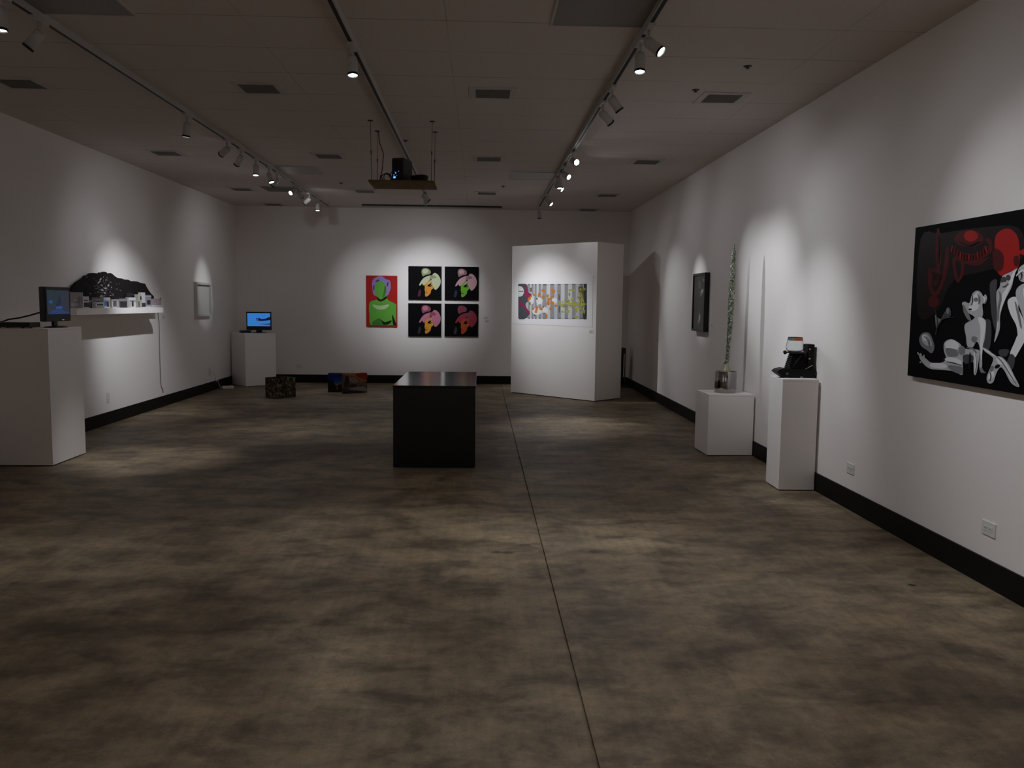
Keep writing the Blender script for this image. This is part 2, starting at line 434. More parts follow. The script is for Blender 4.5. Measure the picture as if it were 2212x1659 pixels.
# middle track
S('M', 5.55, (-.62, 5.05, 0), 'lit white spotlight at the near end of the middle track', power=75, cone=46, spill=26, spillcone=120)
S('M', 12.36, (1.12, 13.15, 1.20), 'white spotlight tipped right at the partition, seen just below the hanging shelf', power=165, cone=48, spill=45, spillcone=90)
S('M', 12.86, (-.90, YB, 1.60), 'white spotlight tipped at the back wall, last on the middle track', power=120, cone=50, spill=22, spillcone=85)
# right track
S('R', 5.06, (XR, 3.9, 1.30), 'lit white spotlight tipped right, nearest on the right track', power=46, cone=64, spill=8)
S('R', 5.33, (.90, 4.75, 0), 'lit white spotlight pointing down behind the nearest one on the right track', power=105, cone=54, spill=34, spillcone=115)
S('R', 6.44, (XR, 6.60, .74), 'white spotlight tilted right, near one of the tilted pair on the right track', power=86, cone=50, spill=12)
S('R', 6.92, (XR, 7.75, 1.42), 'white spotlight tilted right, far one of the tilted pair on the right track', power=66, cone=48, spill=15)
S('R', 9.17, (XR, 5.2, 1.6), 'spotlight with bright round lens facing the room on the right track', power=60, cone=40, spill=8, spillcone=80)
S('R', 10.10, (XR, 7.85, 1.55), 'white spotlight tipped right behind the bright round lens on the right track', power=122, cone=31, spill=10)
S('R', 10.62, (1.05, 9.95, 0), 'small lit spotlight pointing down past the bright round lens on the right track', power=165, cone=44, spill=14)
S('R', 12.62, (XR, 11.45, 1.25), 'white spotlight aimed at the right wall beside the partition on the right track', power=50, cone=50, spill=8)
S('R', 11.05, (XR, 10.25, 1.60), 'white spotlight tipped at the dark framed photograph on the right track', power=88, cone=24, spill=12)
S('R', 14.30, (1.3, 14.55, 0), 'small lit spotlight at the far end of the right track', power=30, cone=60, spill=8)
# nearer the camera, above and behind the frame
S('L', 2.3, (-2.0, 2.9, 0), 'white spotlight on the left track above the photographer', power=20, cone=75, spill=10)
S('M', 2.4, (-.3, 2.7, 0), 'white spotlight on the middle track above the photographer', power=52, cone=58, spill=8)
S('R', 2.2, (1.6, 2.9, 0), 'white spotlight on the right track above the photographer', power=80, cone=64, spill=10)
S('R', 3.2, (XR, 3.45, 1.35), 'white spotlight on the right track lighting the near end of the large painting', power=42, cone=60, spill=6)
S('L', 0.2, (XL, .2, 1.4), 'unseen spotlight added on the left track for bounce off the wall beside the photographer', power=165, cone=80, spill=20)  # unseen lamps from here down, added to raise the ambient bounce light
S('R', -.4, (XR, -.6, 1.4), 'unseen spotlight added on the right track for bounce off the wall behind the photographer', power=165, cone=80, spill=20)
S('M', -1.6, (-.8, YF, 1.4), 'unseen spotlight added on the middle track for bounce off the front wall', power=160, cone=80, spill=20)
S('L', -1.8, (-2.6, -1.2, 0), 'unseen spotlight added on the left track for bounce off the floor behind the photographer', power=165, cone=80, spill=20)
S('R', -2.0, (.9, -1.2, 0), 'unseen spotlight added on the right track for bounce off the floor behind the photographer', power=165, cone=80, spill=20)

# ------------------------------------------------------------------ plinths
def plinth(name, label, loc, rz, sx, sy, h, parts=True):
    t = thing(name, label, 'pedestal', loc, rz, 'white display pedestals')
    MB().box((0, 0, .008), (sx, sy, h-.02), bev=.003).build('plinth_body', M_PLINTH, t)
    MB().box((0, 0, h-.0195), (sx, sy, h), bev=.003).build('plinth_top', M_PLINTH, t)
    MB().box((.015, .015, 0), (sx-.015, sy-.015, .008)).build('foot', M_BMATT, t)
    return t
plinth('display_pedestal', 'tall white pedestal at the left edge holding a small monitor', (-4.300, 7.378, 0), 0, .605, .613, 1.192)
_th = math.radians(40)
plinth('display_pedestal', 'white pedestal in the back left corner holding a blue-screened monitor', (-3.945, 14.36, 0), _th, .555, .545, .90)
plinth('display_pedestal', 'low wide white pedestal under the tall green spike sculpture', (2.213, 8.017, 0), math.radians(1.0), .447, .45, .602)
plinth('display_pedestal', 'narrow tall white pedestal under the folding camera sculpture', (2.374, 6.495, 0), math.radians(-1.0), .284, .315, .888)

# black bench
t = thing('black_bench', 'large glossy black box bench in the middle of the room', 'bench', (-.755, 7.376, 0))
MB().box((0, 0, .004), (.722, 1.515, .706), bev=.004).build('bench_body', M_BLACK, t)
MB().box((-.003, -.003, .7065), (.725, 1.518, .728), bev=.004).build('bench_top', mat('black_lacquer_top', (.005, .0048, .0048), .14, spec=.5), t)
MB().box((.02, .02, 0), (.70, 1.49, .004)).build('foot', M_BMATT, t)

# ------------------------------------------------------------------ partition and print
PH = 2.374; PL, PD = 1.731, .652
pa = math.radians(180-45.5)     # direction from near corner to far left corner
ptn = thing('display_partition', 'freestanding white partition wall standing at an angle near the back right corner', 'partition', (1.726, 12.522, 0), 0)
u = Vector((-1.213, 1.236, 0)).normalized(); w = Vector((.461, .462, 0)).normalized()
w = Vector((u.y, -u.x, 0))
b = MB(); b.prism([Vector((0, 0, .012)), u*PL+Vector((0, 0, .012)), u*PL+w*PD+Vector((0, 0, .012)), w*PD+Vector((0, 0, .012))], (0, 0, PH-.012)); b.build('partition_body', M_WALL, ptn)
b = MB(); i = .02; q = lambda a, c: u*a+w*c
b.prism([q(i, i), q(PL-i, i), q(PL-i, PD-i), q(i, PD-i)], (0, 0, .012)); b.build('foot', M_BMATT, ptn)
NF = -w                                    # outward normal of the front face
A0 = Vector((1.726, 12.522, 0))
def on_front(px, py, off=0.):
    d = ray(px, py); o = A0 + NF*off
    k = (o-EYE).dot(NF)/d.dot(NF); return EYE + d*k
def palette(prefix, cols, rough=.6): return {k: mat('%s_%s' % (prefix, k), c, rough, spec=.06) for k, c in cols.items()}
# print sheet
PC = on_front(1194, 655)
prt = thing('abstract_print', 'wide unframed print of grey stripes with orange and yellow spots on the partition', 'print', PC)
c4 = [on_front(*p, .003) - PC for p in ((1107, 601), (1281, 596), (1280, 707), (1107, 699))]
b = MB(); b.prism(c4, NF*-.0025); b.build('paper_sheet', M_PAPER, prt)
P1 = palette('print', dict(bg=(.50, .50, .52), stripe=(.30, .30, .32), slate=(.085, .085, .10), dark=(.05, .055, .05), mag=(.32, .03, .09), white=(.72, .72, .70), org=(.56, .21, .05), red=(.42, .10, .05),
    yel=(.46, .44, .08), olive=(.30, .29, .10), pale=(.60, .58, .54), pink=(.50, .33, .42), brn=(.16, .13, .07)))
# zoomed coordinates: x0=1100,y0=590, scale 11.642
z6 = lambda x, y: on_front(1100+x/11.642, 590+y/11.642, .0034) - PC
def sq(x0, y0, x1, y1): return [(x0, y0), (x1, y0), (x1, y1), (x0, y1)]
Lr = [(P1['bg'], [(228, 282), (1955, 268), (1945, 1165), (228, 1130)])]
for x0, x1 in ((470, 520), (560, 610), (640, 690), (740, 800), (840, 940), (1030, 1130), (1210, 1300), (1395, 1480), (1580, 1670), (1765, 1860)):
    Lr.append((P1['stripe'], sq(x0, 280+0, x1, 1140))); Lr.append((P1['slate'], sq(x0+8, 276, x1-8, 292))); Lr.append((P1['slate'], sq(x0+8, 1128, x1-4, 1146)))
for x0, x1 in ((520, 560), (690, 740), (940, 1030), (1300, 1395), (1480, 1580)): Lr.append((P1['pale'], sq(x0, 300, x1, 1125)))
for cx, cy, rx, ry in ((560, 660, 60, 130), (760, 700, 80, 90), (700, 960, 120, 90), (900, 940, 70, 90), (1140, 690, 70, 70)): Lr.append((P1['white'], ell(cx, cy, rx, ry)))
Lr.append((P1['slate'], spline([(230, 284), (440, 290), (480, 480), (560, 570), (500, 690), (420, 760), (430, 860), (520, 1000), (470, 1080), (430, 1128), (230, 1128)], 5)))
Lr.append((P1['white'], [(232, 330)] + ell(270, 460, 102, 132)[15:] + ell(270, 460, 102, 132)[:6] + [(232, 590)]))
Lr.append((P1['dark'], sq(240, 450, 360, 466)))
Lr.append((P1['mag'], spline([(415, 330), (450, 330), (470, 470), (550, 520), (570, 590), (500, 610), (430, 600), (370, 520), (410, 450)], 5)))
Lr.append((P1['mag'], spline([(270, 705), (320, 740), (400, 830), (470, 920), (520, 980), (480, 1040), (440, 960), (360, 860), (270, 800), (245, 750)], 5)))
for cx, cy, rx, ry, rot in ((500, 650, 70, 34, -.9), (545, 590, 40, 26, -.6), (630, 550, 36, 28, .3), (750, 540, 34, 60, .4), (860, 440, 55, 36, .1), (850, 610, 46, 48, .5), (965, 575, 28, 48, 0), (1095, 420, 50, 34, .6),
        (1120, 470, 34, 56, .2), (1085, 580, 60, 24, -.3), (1000, 660, 46, 34, 0), (1060, 640, 24, 50, .1), (985, 750, 48, 56, .3), (1080, 750, 52, 36, .1), (1175, 820, 36, 32, 0), (1050, 890, 44, 40, 0),
        (610, 895, 28, 32, 0), (690, 900, 30, 78, .2), (670, 980, 34, 24, 0), (800, 890, 40, 40, .4), (935, 1070, 34, 52, -.5)):
    Lr.append((P1['org'], spline([(cx+(x-cx)*random.uniform(.7, 1.25), cy+(y-cy)*random.uniform(.7, 1.25)) for x, y in ell(cx, cy, rx, ry, rot, 8)], 4)))
for cx, cy, rx, ry in ((545, 420, 26, 50), (525, 760, 22, 46), (640, 1060, 26, 22), (1255, 600, 18, 90), (1262, 900, 22, 90), (905, 298, 52, 14), (890, 1010, 40, 16), (700, 645, 22, 24), (855, 850, 22, 22)): Lr.append((P1['brn'], spline([(cx+(x-cx)*random.uniform(.7, 1.2), cy+(y-cy)*random.uniform(.8, 1.2)) for x, y in ell(cx, cy, rx, ry, 0, 8)], 4)))
Lr.append((P1['dark'], spline([(1880, 285), (1955, 275), (1945, 1160), (1870, 1160), (1860, 1000), (1900, 800), (1850, 600), (1880, 420)], 4)))
Lr.append((P1['brn'], spline([(1740, 350), (1850, 340), (1870, 480), (1880, 640), (1860, 800), (1790, 800), (1770, 560)], 4)))
rp_ = random.Random(11)
YB_ = [(1590, 430, 90, 24), (1885, 395, 44, 34), (1590, 650, 46, 42), (1340, 970, 40, 30), (1485, 965, 44, 36), (1690, 950, 26, 40), (1670, 1095, 60, 34), (1240, 450, 60, 12), (1515, 530, 20, 44), (1890, 960, 22, 60), (1720, 880, 110, 22), (1500, 760, 90, 20), (1640, 800, 100, 18)]
for k in range(46): YB_.append((rp_.gauss(1500, 130), rp_.gauss(780, 46), rp_.uniform(18, 60), rp_.uniform(9, 20)))
for k in range(34): YB_.append((rp_.gauss(1810, 45), rp_.gauss(680, 150), rp_.uniform(12, 32), rp_.uniform(14, 40)))
for cx, cy, rx, ry in YB_:
    Lr.append((P1['yel'] if rp_.random() < .7 else P1['olive'], spline([(cx+(x-cx)*rp_.uniform(.6, 1.3), cy+(y-cy)*rp_.uniform(.6, 1.3)) for x, y in ell(cx, cy, rx, ry, rp_.uniform(-.2, .2), 8)], 3)))
Lr = [(m, clip(list(p), 228, 270, 1950, 1162)) for m, p in Lr]
art('printed_image', prt, Lr, z6, NF, step=.00003, start=.0)
def card(px, py, w, h, kind, label):
    """small wall label"""
    if kind == 'L': p = on_x(px, py, XL); ax = Vector((0, 1, 0)); n = Vector((1, 0, 0))
    elif kind == 'R': p = on_x(px, py, XR); ax = Vector((0, -1, 0)); n = Vector((-1, 0, 0))
    elif kind == 'P': p = on_front(px, py); ax = -u; n = NF
    else: p = on_y(px, py, YB); ax = Vector((1, 0, 0)); n = Vector((0, -1, 0))
    t = thing('wall_label', label, 'label', p, 0, 'small wall labels')
    z = Vector((0, 0, 1)); B = lambda x, y: ax*x + z*y
    b = MB(); b.prism([B(-w/2, -h/2), B(w/2, -h/2), B(w/2, h/2), B(-w/2, h/2)], n*.003); b.build('card', M_CARD, t)
    b = MB()
    for k, (ww) in enumerate((.8, .6, .7)):
        y = h/2 - h*(.25+.25*k); b.prism([B(-w*.4, y-.003)+n*.003, B(-w*.4+w*ww, y-.003)+n*.003, B(-w*.4+w*ww, y+.003)+n*.003, B(-w*.4, y+.003)+n*.003], n*.0004)
    b.build('text_lines', mat('label_grey', (.42, .41, .40), .8), t)
card(1277, 716, .075, .045, 'P', 'small label card at the right edge of the partition below the print')
card(1050, 687, .085, .05, 'B', 'small label card on the back wall right of the four portraits, upper')
card(1052, 694, .085, .04, 'B', 'small label card on the back wall right of the four portraits, lower')
card(353, 685, .07, .05, 'L', 'small label card on the left wall just right of the shelf')
card(1538, 703, .05, .035, 'R', 'small label card on the right wall beside the dark framed photograph')

# ------------------------------------------------------------------ back wall canvases
def canvas(name, label, cat, x0, z0, x1, z1, edgem, group=None, th=.035):
    t = thing(name, label, cat, ((x0+x1)/2, YB, (z0+z1)/2), 0, group); W, Hh = (x1-x0)/2, (z1-z0)/2
    MB().box((-W, -th, -Hh), (W, -.002, Hh), bev=.002).build('canvas', edgem, t)
    return t, (lambda px, py: on_y(px, py, YB-th) - t.location)
# red canvas: plain generic stand-in with the colours of the original
PM = palette('poster', dict(red=(.40, .022, .016), green=(.13, .40, .055), dgreen=(.06, .20, .03), lav=(.30, .22, .48), dlav=(.08, .05, .13), blk=(.015, .02, .012), pale=(.45, .60, .30)))
t, mp = canvas('art_canvas', 'red canvas with a green and lavender abstract figure on the back wall', 'painting', -2.029, 1.020, -1.478, 1.922, PM['red'])
s7 = 8.193; f7 = lambda x, y: mp(780+x/s7, 570+y/s7)
R7 = (92, 200, 632, 1095)
def C7(p): return clip(p, 102, 212, 622, 1085)
Lr = [(PM['dlav'], C7(ell(355, 400, 160, 180))), (PM['lav'], C7(spline([(200, 300), (280, 230), (370, 220), (440, 270), (510, 300), (525, 420), (500, 500), (460, 560), (240, 560), (200, 430)], 5))),
      (PM['dlav'], ell(290, 300, 40, 16, -.5)), (PM['dlav'], ell(470, 360, 14, 46, .2)), (PM['dlav'], ell(225, 420, 12, 50, 0)),
      (PM['green'], C7(spline([(290, 560), (440, 560), (480, 640), (590, 700), (640, 760), (640, 1100), (200, 1100), (150, 900), (145, 700), (210, 650), (280, 630)], 5))),
      (PM['blk'], C7(spline([(285, 585), (350, 630), (440, 575), (455, 610), (360, 665), (290, 640)], 5))),
      (PM['green'], ell(340, 450, 100, 150)), (PM['dgreen'], C7(spline([(420, 380), (445, 430), (430, 540), (380, 600), (400, 500)], 5))),
      (PM['dgreen'], C7(spline([(200, 1030), (330, 960), (350, 1040), (420, 1085), (230, 1085)], 5))), (PM['blk'], C7(spline([(345, 985), (420, 1030), (540, 1000), (500, 1060), (400, 1075)], 5))),
      (PM['blk'], C7(spline([(548, 900), (600, 1000), (622, 1085), (570, 1085)], 5))), (PM['pale'], C7(spline([(200, 720), (330, 740), (500, 720), (420, 800), (280, 800)], 5)))]
art('painted_figure', t, Lr, f7, (0, -1, 0))
# four dark square portraits
M_CB = mat('portrait_black', (.004, .0035, .004), .6, spec=.06)
def portrait(label, px0, py0, hair, hair2, face, lip, smear, x0, z0, x1, z1):
    t, mp = canvas('art_canvas', label, 'painting', x0, z0, x1, z1, M_CB, 'four square black portraits')
    # art drawn in the zoom of the first one, origin (845,40), size 580 x 595
    f = lambda x, y: mp(px0 + (x-845)/s7, py0 + (y-40)/s7)
    L = [(smear, spline([(1030, 460), (1060, 470), (1050, 560), (1010, 580), (1005, 540)], 4)),
         (hair2, spline([(1070, 130), (1100, 80), (1160, 75), (1215, 105), (1235, 150), (1200, 200), (1140, 225), (1090, 215)], 5)), (hair, spline([(1095, 110), (1150, 90), (1190, 120), (1170, 160), (1110, 170)], 5)),
         (M_CB, spline([(1080, 235), (1150, 195), (1220, 185), (1290, 205), (1210, 225), (1150, 230)], 5)),
         (hair, spline([(1028, 375), (1060, 310), (1110, 250), (1180, 215), (1250, 205), (1240, 260), (1190, 310), (1130, 370), (1095, 375), (1085, 345), (1050, 380)], 5)),
         (face, spline([(1128, 375), (1180, 320), (1245, 290), (1262, 360), (1278, 430), (1248, 455), (1235, 510), (1190, 560), (1145, 578), (1132, 540), (1138, 500), (1124, 460), (1130, 420)], 5)),
         (hair, spline([(1250, 225), (1300, 160), (1370, 200), (1410, 290), (1400, 370), (1350, 440), (1310, 457), (1275, 400), (1255, 330)], 5)),
         (hair2, spline([(1225, 215), (1290, 200), (1330, 245), (1260, 262), (1215, 275)], 5)),
         (hair, spline([(1180, 365), (1215, 310), (1248, 285), (1225, 330), (1195, 375)], 4)),
         (M_CB, spline([(1172, 395), (1200, 360), (1245, 345), (1230, 375), (1190, 395)], 4)), (M_CB, spline([(1190, 380), (1225, 385), (1250, 372), (1240, 398), (1200, 402)], 4)),
         (M_CB, ell(1150, 475, 10, 4, .3, 10)), (lip, spline([(1132, 508), (1160, 503), (1185, 510), (1160, 520), (1136, 520)], 4)), (M_CB, spline([(1245, 460), (1268, 450), (1250, 540), (1232, 520)], 4))]
    art('painted_head', t, L, f, (0, -1, 0), step=.00012)
C = lambda n, c: mat('paint_' + n, c, .55, spec=.2)
portrait('square black portrait with cream hair and orange face, upper left of four', 883, 575, C('cream', (.55, .58, .36)), C('cream_dim', (.30, .32, .19)), C('orange', (.72, .30, .04)), C('orange_dim', (.40, .16, .03)), C('purple', (.10, .015, .045)), -1.277, 1.505, -.690, 2.096)
portrait('square black portrait with pink hair and green face, upper right of four', 961, 576.5, C('pink', (.60, .34, .37)), C('pink_dim', (.30, .17, .19)), C('leaf', (.14, .44, .03)), C('crimson', (.30, .02, .02)), C('teal', (.01, .035, .06)), -.632, 1.505, -.030, 2.096)
portrait('square black portrait with rose hair and amber face, lower left of four', 883, 655, C('rose', (.50, .17, .25)), C('rose_dim', (.26, .07, .10)), C('amber', (.66, .28, .025)), C('brown', (.22, .07, .02)), C('slate', (.02, .03, .035)), -1.280, .852, -.692, 1.440)
portrait('square black portrait with dark red hair and red-orange face, lower right of four', 961, 656, C('cranberry', (.28, .03, .05)), C('plum', (.16, .06, .085)), C('rust', (.42, .07, .015)), C('rust_dim', (.25, .05, .02)), C('ash', (.035, .04, .04)), -.632, .854, -.032, 1.439)

# ------------------------------------------------------------------ right wall: large painting
BT = .030; BY0, BY1, BZ0, BZ1 = 3.35, 5.115, 1.036, 1.940
big = thing('wide_art_canvas', 'large black white and red surreal painting on the right wall at the photo edge', 'painting', (XR, (BY0+BY1)/2, (BZ0+BZ1)/2))
MB().box((-BT, BY0-big.location.y, BZ0-big.location.z), (-.002, BY1-big.location.y, BZ1-big.location.z), bev=.002).build('canvas', mat('painting_black', (.003, .0026, .0026), .7, spec=.04), big)
PB = palette('mural', dict(red=(.34, .009, .006), dred=(.070, .004, .0035), ddred=(.0085, .0018, .0018), wht=(.74, .73, .73), lg=(.46, .46, .47), mg=(.20, .20, .205), dg=(.06, .06, .062), blk=(.006, .006, .006)), .5)
bl = big.location
def fb(x, y):   # zoom of (1940,420)-(2212,900), scale 3.456
    return on_x(1940+x/3.456, 420+y/3.456, XR-BT) - bl
def CB(p): return p
sp_ = spline
Lr = [(PB['ddred'], sp_([(170, 330), (330, 290), (600, 250), (900, 250), (930, 480), (700, 560), (420, 640), (300, 860), (150, 900)], 4)),
  (PB['dred'], sp_([(290, 270), (312, 280), (322, 480), (300, 560), (280, 480)], 4)),
  (PB['dred'], sp_([(360, 400), (380, 420), (370, 560), (320, 720), (270, 760), (230, 700), (225, 560), (250, 560), (255, 690), (290, 720), (330, 600)], 4)),
  (PB['dred'], ell(265, 800, 40, 45)), (PB['dred'], sp_([(250, 560), (310, 560), (320, 620), (280, 680), (240, 620)], 4)),
  (PB['dred'], ell(530, 330, 110, 62)), (PB['red'], ell(545, 310, 52, 42)),
  (PB['dred'], sp_([(400, 380), (480, 430), (580, 440), (680, 390), (700, 420), (620, 485), (500, 490), (420, 450)], 4)),
  (PB['dred'], sp_([(410, 470), (490, 490), (490, 590), (450, 660), (420, 600)], 4)), (PB['ddred'], sp_([(430, 500), (470, 510), (465, 600), (445, 620)], 4)),
  (PB['dred'], sp_([(500, 500), (640, 480), (680, 470), (600, 530), (520, 520)], 4)),
  (PB['dred'], sp_([(650, 330), (700, 340), (705, 420), (670, 440), (640, 390), (680, 380)], 4)),
  (PB['red'], sp_([(725, 330), (760, 275), (825, 255), (880, 290), (905, 360), (910, 480), (895, 548), (840, 580), (780, 612), (735, 560), (725, 450)], 5)),
  (PB['dred'], sp_([(710, 420), (750, 410), (790, 460), (780, 560), (720, 560)], 4)), (PB['dred'], sp_([(865, 470), (900, 460), (900, 530), (870, 530)], 4)),
  (PB['red'], sp_([(905, 430), (960, 400), (1010, 430), (1000, 470), (930, 450)], 4)),
  (PB['lg'], sp_([(780, 612), (840, 580), (893, 552), (870, 600), (850, 690), (800, 790), (765, 900), (760, 1010), (720, 1105), (735, 1000), (740, 900), (735, 740), (760, 690)], 5)),
  (PB['wht'], sp_([(850, 600), (880, 565), (860, 640), (810, 760), (770, 860), (750, 960), (740, 1040), (745, 900), (760, 780), (810, 700)], 5)),
  (PB['dg'], ell(790, 640, 22, 26, .2)), (PB['dg'], ell(825, 622, 18, 22)), (PB['lg'], ell(800, 670, 30, 16)),
  (PB['dg'], sp_([(690, 660), (740, 640), (730, 780), (740, 920), (730, 1020), (700, 900), (690, 760)], 4)),
  (PB['lg'], sp_([(900, 560), (960, 520), (1010, 600), (960, 650), (910, 640)], 4)), (PB['wht'], sp_([(820, 800), (860, 765), (905, 780), (900, 850), (935, 930), (960, 1050), (905, 1080), (885, 980), (840, 890)], 5)),
  (PB['lg'], sp_([(880, 740), (930, 670), (1020, 680), (1080, 820), (1050, 980), (960, 1030), (930, 900)], 5)), (PB['wht'], sp_([(940, 700), (1000, 700), (1040, 800), (1000, 860), (950, 800)], 5)),
  (PB['wht'], sp_([(905, 1040), (960, 1060), (900, 1180), (870, 1220), (838, 1190), (870, 1110)], 5)), (PB['dg'], sp_([(838, 1195), (875, 1215), (860, 1300), (810, 1290)], 4)),
  (PB['dg'], sp_([(640, 960), (690, 940), (700, 1060), (680, 1160), (640, 1140)], 4)), (PB['dg'], sp_([(760, 1160), (830, 1160), (810, 1210), (760, 1200)], 4)),
  # seated figure with an animal head
  (PB['lg'], sp_([(480, 820), (500, 800), (535, 810), (555, 745), (590, 718), (620, 730), (640, 760), (655, 745), (668, 775), (655, 812), (632, 820), (636, 900), (600, 930), (555, 900), (520, 880)], 5)),
  (PB['wht'], sp_([(540, 820), (565, 760), (600, 730), (612, 790), (600, 850), (560, 870), (530, 850)], 5)), (PB['mg'], ell(585, 785, 18, 16)), (PB['blk'], ell(541, 858, 14, 7)), (PB['mg'], sp_([(490, 820), (520, 870), (550, 940), (520, 930), (490, 870)], 4)),
  (PB['lg'], sp_([(500, 975), (560, 935), (600, 900), (640, 925), (660, 960), (650, 1080), (630, 1150), (630, 1290), (610, 1300), (612, 1150), (590, 1100), (560, 1140), (520, 1130), (510, 1060)], 5)),
  (PB['wht'], sp_([(600, 920), (650, 935), (655, 1000), (640, 1100), (625, 1240), (615, 1120), (618, 1000)], 4)), (PB['mg'], sp_([(560, 1060), (595, 1070), (580, 1110), (550, 1090)], 4)),
  # hat and reclining figure
  (PB['mg'], sp_([(160, 1080), (185, 1035), (235, 1035), (262, 1085), (275, 1140), (255, 1185), (215, 1160), (175, 1130)], 5)), (PB['lg'], sp_([(180, 1060), (215, 1040), (245, 1080), (255, 1130), (220, 1130), (185, 1100)], 5)), (PB['wht'], ell(200, 1070, 16, 26, -.4)),
  (PB['lg'], sp_([(160, 1200), (200, 1215), (250, 1255), (330, 1255), (360, 1225), (345, 1160), (350, 1105), (400, 1080), (460, 1110), (500, 1150), (600, 1160), (610, 1200), (590, 1330), (570, 1340), (560, 1240), (490, 1240), (485, 1345), (420, 1320), (330, 1310), (240, 1300), (180, 1250)], 5)),
  (PB['wht'], sp_([(355, 1110), (400, 1085), (450, 1110), (450, 1150), (400, 1170), (365, 1150)], 5)), (PB['wht'], sp_([(340, 1230), (400, 1215), (470, 1240), (470, 1270), (400, 1250)], 5)), (PB['mg'], sp_([(360, 1150), (440, 1160), (450, 1205), (380, 1210)], 5)),
  (PB['mg'], sp_([(380, 1275), (480, 1290), (480, 1340), (400, 1315)], 4)), (PB['wht'], sp_([(250, 1260), (340, 1262), (370, 1285), (330, 1300), (250, 1288)], 4)), (PB['mg'], ell(480, 1165, 26, 34)), (PB['dg'], sp_([(490, 1200), (560, 1200), (560, 1250), (500, 1260)], 4)),
  # skull with long horns
  (PB['lg'], sp_([(635, 1140), (690, 1170), (730, 1205), (780, 1215), (830, 1270), (870, 1350), (910, 1435), (850, 1410), (800, 1320), (770, 1290), (740, 1330), (715, 1400), (680, 1410), (665, 1370), (690, 1300), (715, 1230), (690, 1200), (650, 1170)], 5)),
  (PB['wht'], sp_([(735, 1210), (780, 1225), (830, 1290), (880, 1390), (840, 1370), (790, 1280), (750, 1260)], 4)), (PB['wht'], ell(700, 1350, 20, 36, .4)), (PB['blk'], ell(745, 1285, 22, 14, -.5)), (PB['mg'], ell(705, 1300, 14, 24, .3)),
  (PB['mg'], sp_([(280, 900), (300, 920), (330, 940), (310, 970), (290, 1000)], 4)), (PB['dg'], sp_([(320, 940), (380, 840), (400, 900), (350, 930)], 4)), (PB['mg'], ell(375, 870, 12, 24)),
  # continuation beyond the frame
  (PB['red'], ell(1200, 430, 120, 90)), (PB['lg'], ell(1180, 900, 100, 220)), (PB['mg'], ell(1300, 1200, 130, 160))]
def stroke(m, pts, w):
    P = [Vector((*p, 0)) for p in spline(pts, 5, False)]; A, B_ = [], []
    for i, p in enumerate(P):
        d = (P[min(i+1, len(P)-1)] - P[max(i-1, 0)]); n = Vector((-d.y, d.x, 0)).normalized(); k = w*math.sin(PI*(.12+.76*i/(len(P)-1)))
        A.append(((p+n*k).x, (p+n*k).y)); B_.append(((p-n*k).x, (p-n*k).y))
    Lr.append((m, A + B_[::-1]))
for k in range(13):                                     # lashes under the red eye
    a = k/12; x = 410+a*250; y = 385+62*math.sin(PI*a); stroke(PB['red'] if k % 3 == 0 else PB['dred'], [(x, y), (x+6*(a-.5), y+22), (x+20*(a-.5), y+48)], 4)
for k in range(5): stroke(PB['blk'], [(250+k*14, 570+k*6), (262+k*14, 610), (255+k*12, 660)], 3)
stroke(PB['ddred'], [(300, 300), (306, 400), (298, 520)], 4); stroke(PB['ddred'], [(455, 350), (530, 382), (610, 350)], 6)
for x0, y0, x1, y1 in ((165, 1200, 150, 1178), (180, 1210, 172, 1184), (196, 1222, 200, 1196), (180, 1250, 166, 1256)): stroke(PB['lg'], [(x0, y0), ((x0+x1)/2, (y0+y1)/2), (x1, y1)], 6)
for k in range(4): stroke(PB['mg'], [(615+k*5, 1290), (622+k*7, 1318), (632+k*10, 1334)], 3.5)
stroke(PB['blk'], [(555, 745), (562, 790), (548, 830)], 3); stroke(PB['mg'], [(600, 740), (612, 780), (606, 820)], 5); stroke(PB['wht'], [(640, 765), (655, 780), (648, 806)], 6)
stroke(PB['blk'], [(370, 1250), (420, 1258), (480, 1275)], 3); stroke(PB['blk'], [(350, 1200), (350, 1230), (330, 1250)], 4); stroke(PB['mg'], [(520, 1140), (560, 1150), (590, 1180)], 7)
stroke(PB['blk'], [(545, 1180), (540, 1260), (535, 1310)], 7); stroke(PB['wht'], [(575, 1180), (585, 1250), (578, 1330)], 6); stroke(PB['mg'], [(700, 1180), (770, 1235), (840, 1340), (890, 1420)], 5)
stroke(PB['wht'], [(640, 1150), (700, 1188), (740, 1212)], 6); stroke(PB['blk'], [(690, 1320), (700, 1360), (690, 1395)], 3); stroke(PB['mg'], [(880, 800), (905, 900), (925, 1000)], 7); stroke(PB['blk'], [(912, 560), (930, 600), (920, 640)], 4)
stroke(PB['mg'], [(760, 720), (770, 770), (755, 850), (750, 950)], 6); stroke(PB['blk'], [(780, 690), (810, 684), (830, 660)], 3); stroke(PB['dg'], [(280, 850), (300, 950), (285, 1050)], 3); stroke(PB['dg'], [(300, 980), (340, 930), (420, 915)], 3)
stroke(PB['mg'], [(200, 1060), (230, 1085), (240, 1140)], 6); stroke(PB['wht'], [(890, 610), (930, 570), (960, 580)], 7); stroke(PB['mg'], [(960, 720), (980, 800), (970, 900)], 9)
art('painted_scene', big, Lr, fb, (-1, 0, 0), step=.00005)

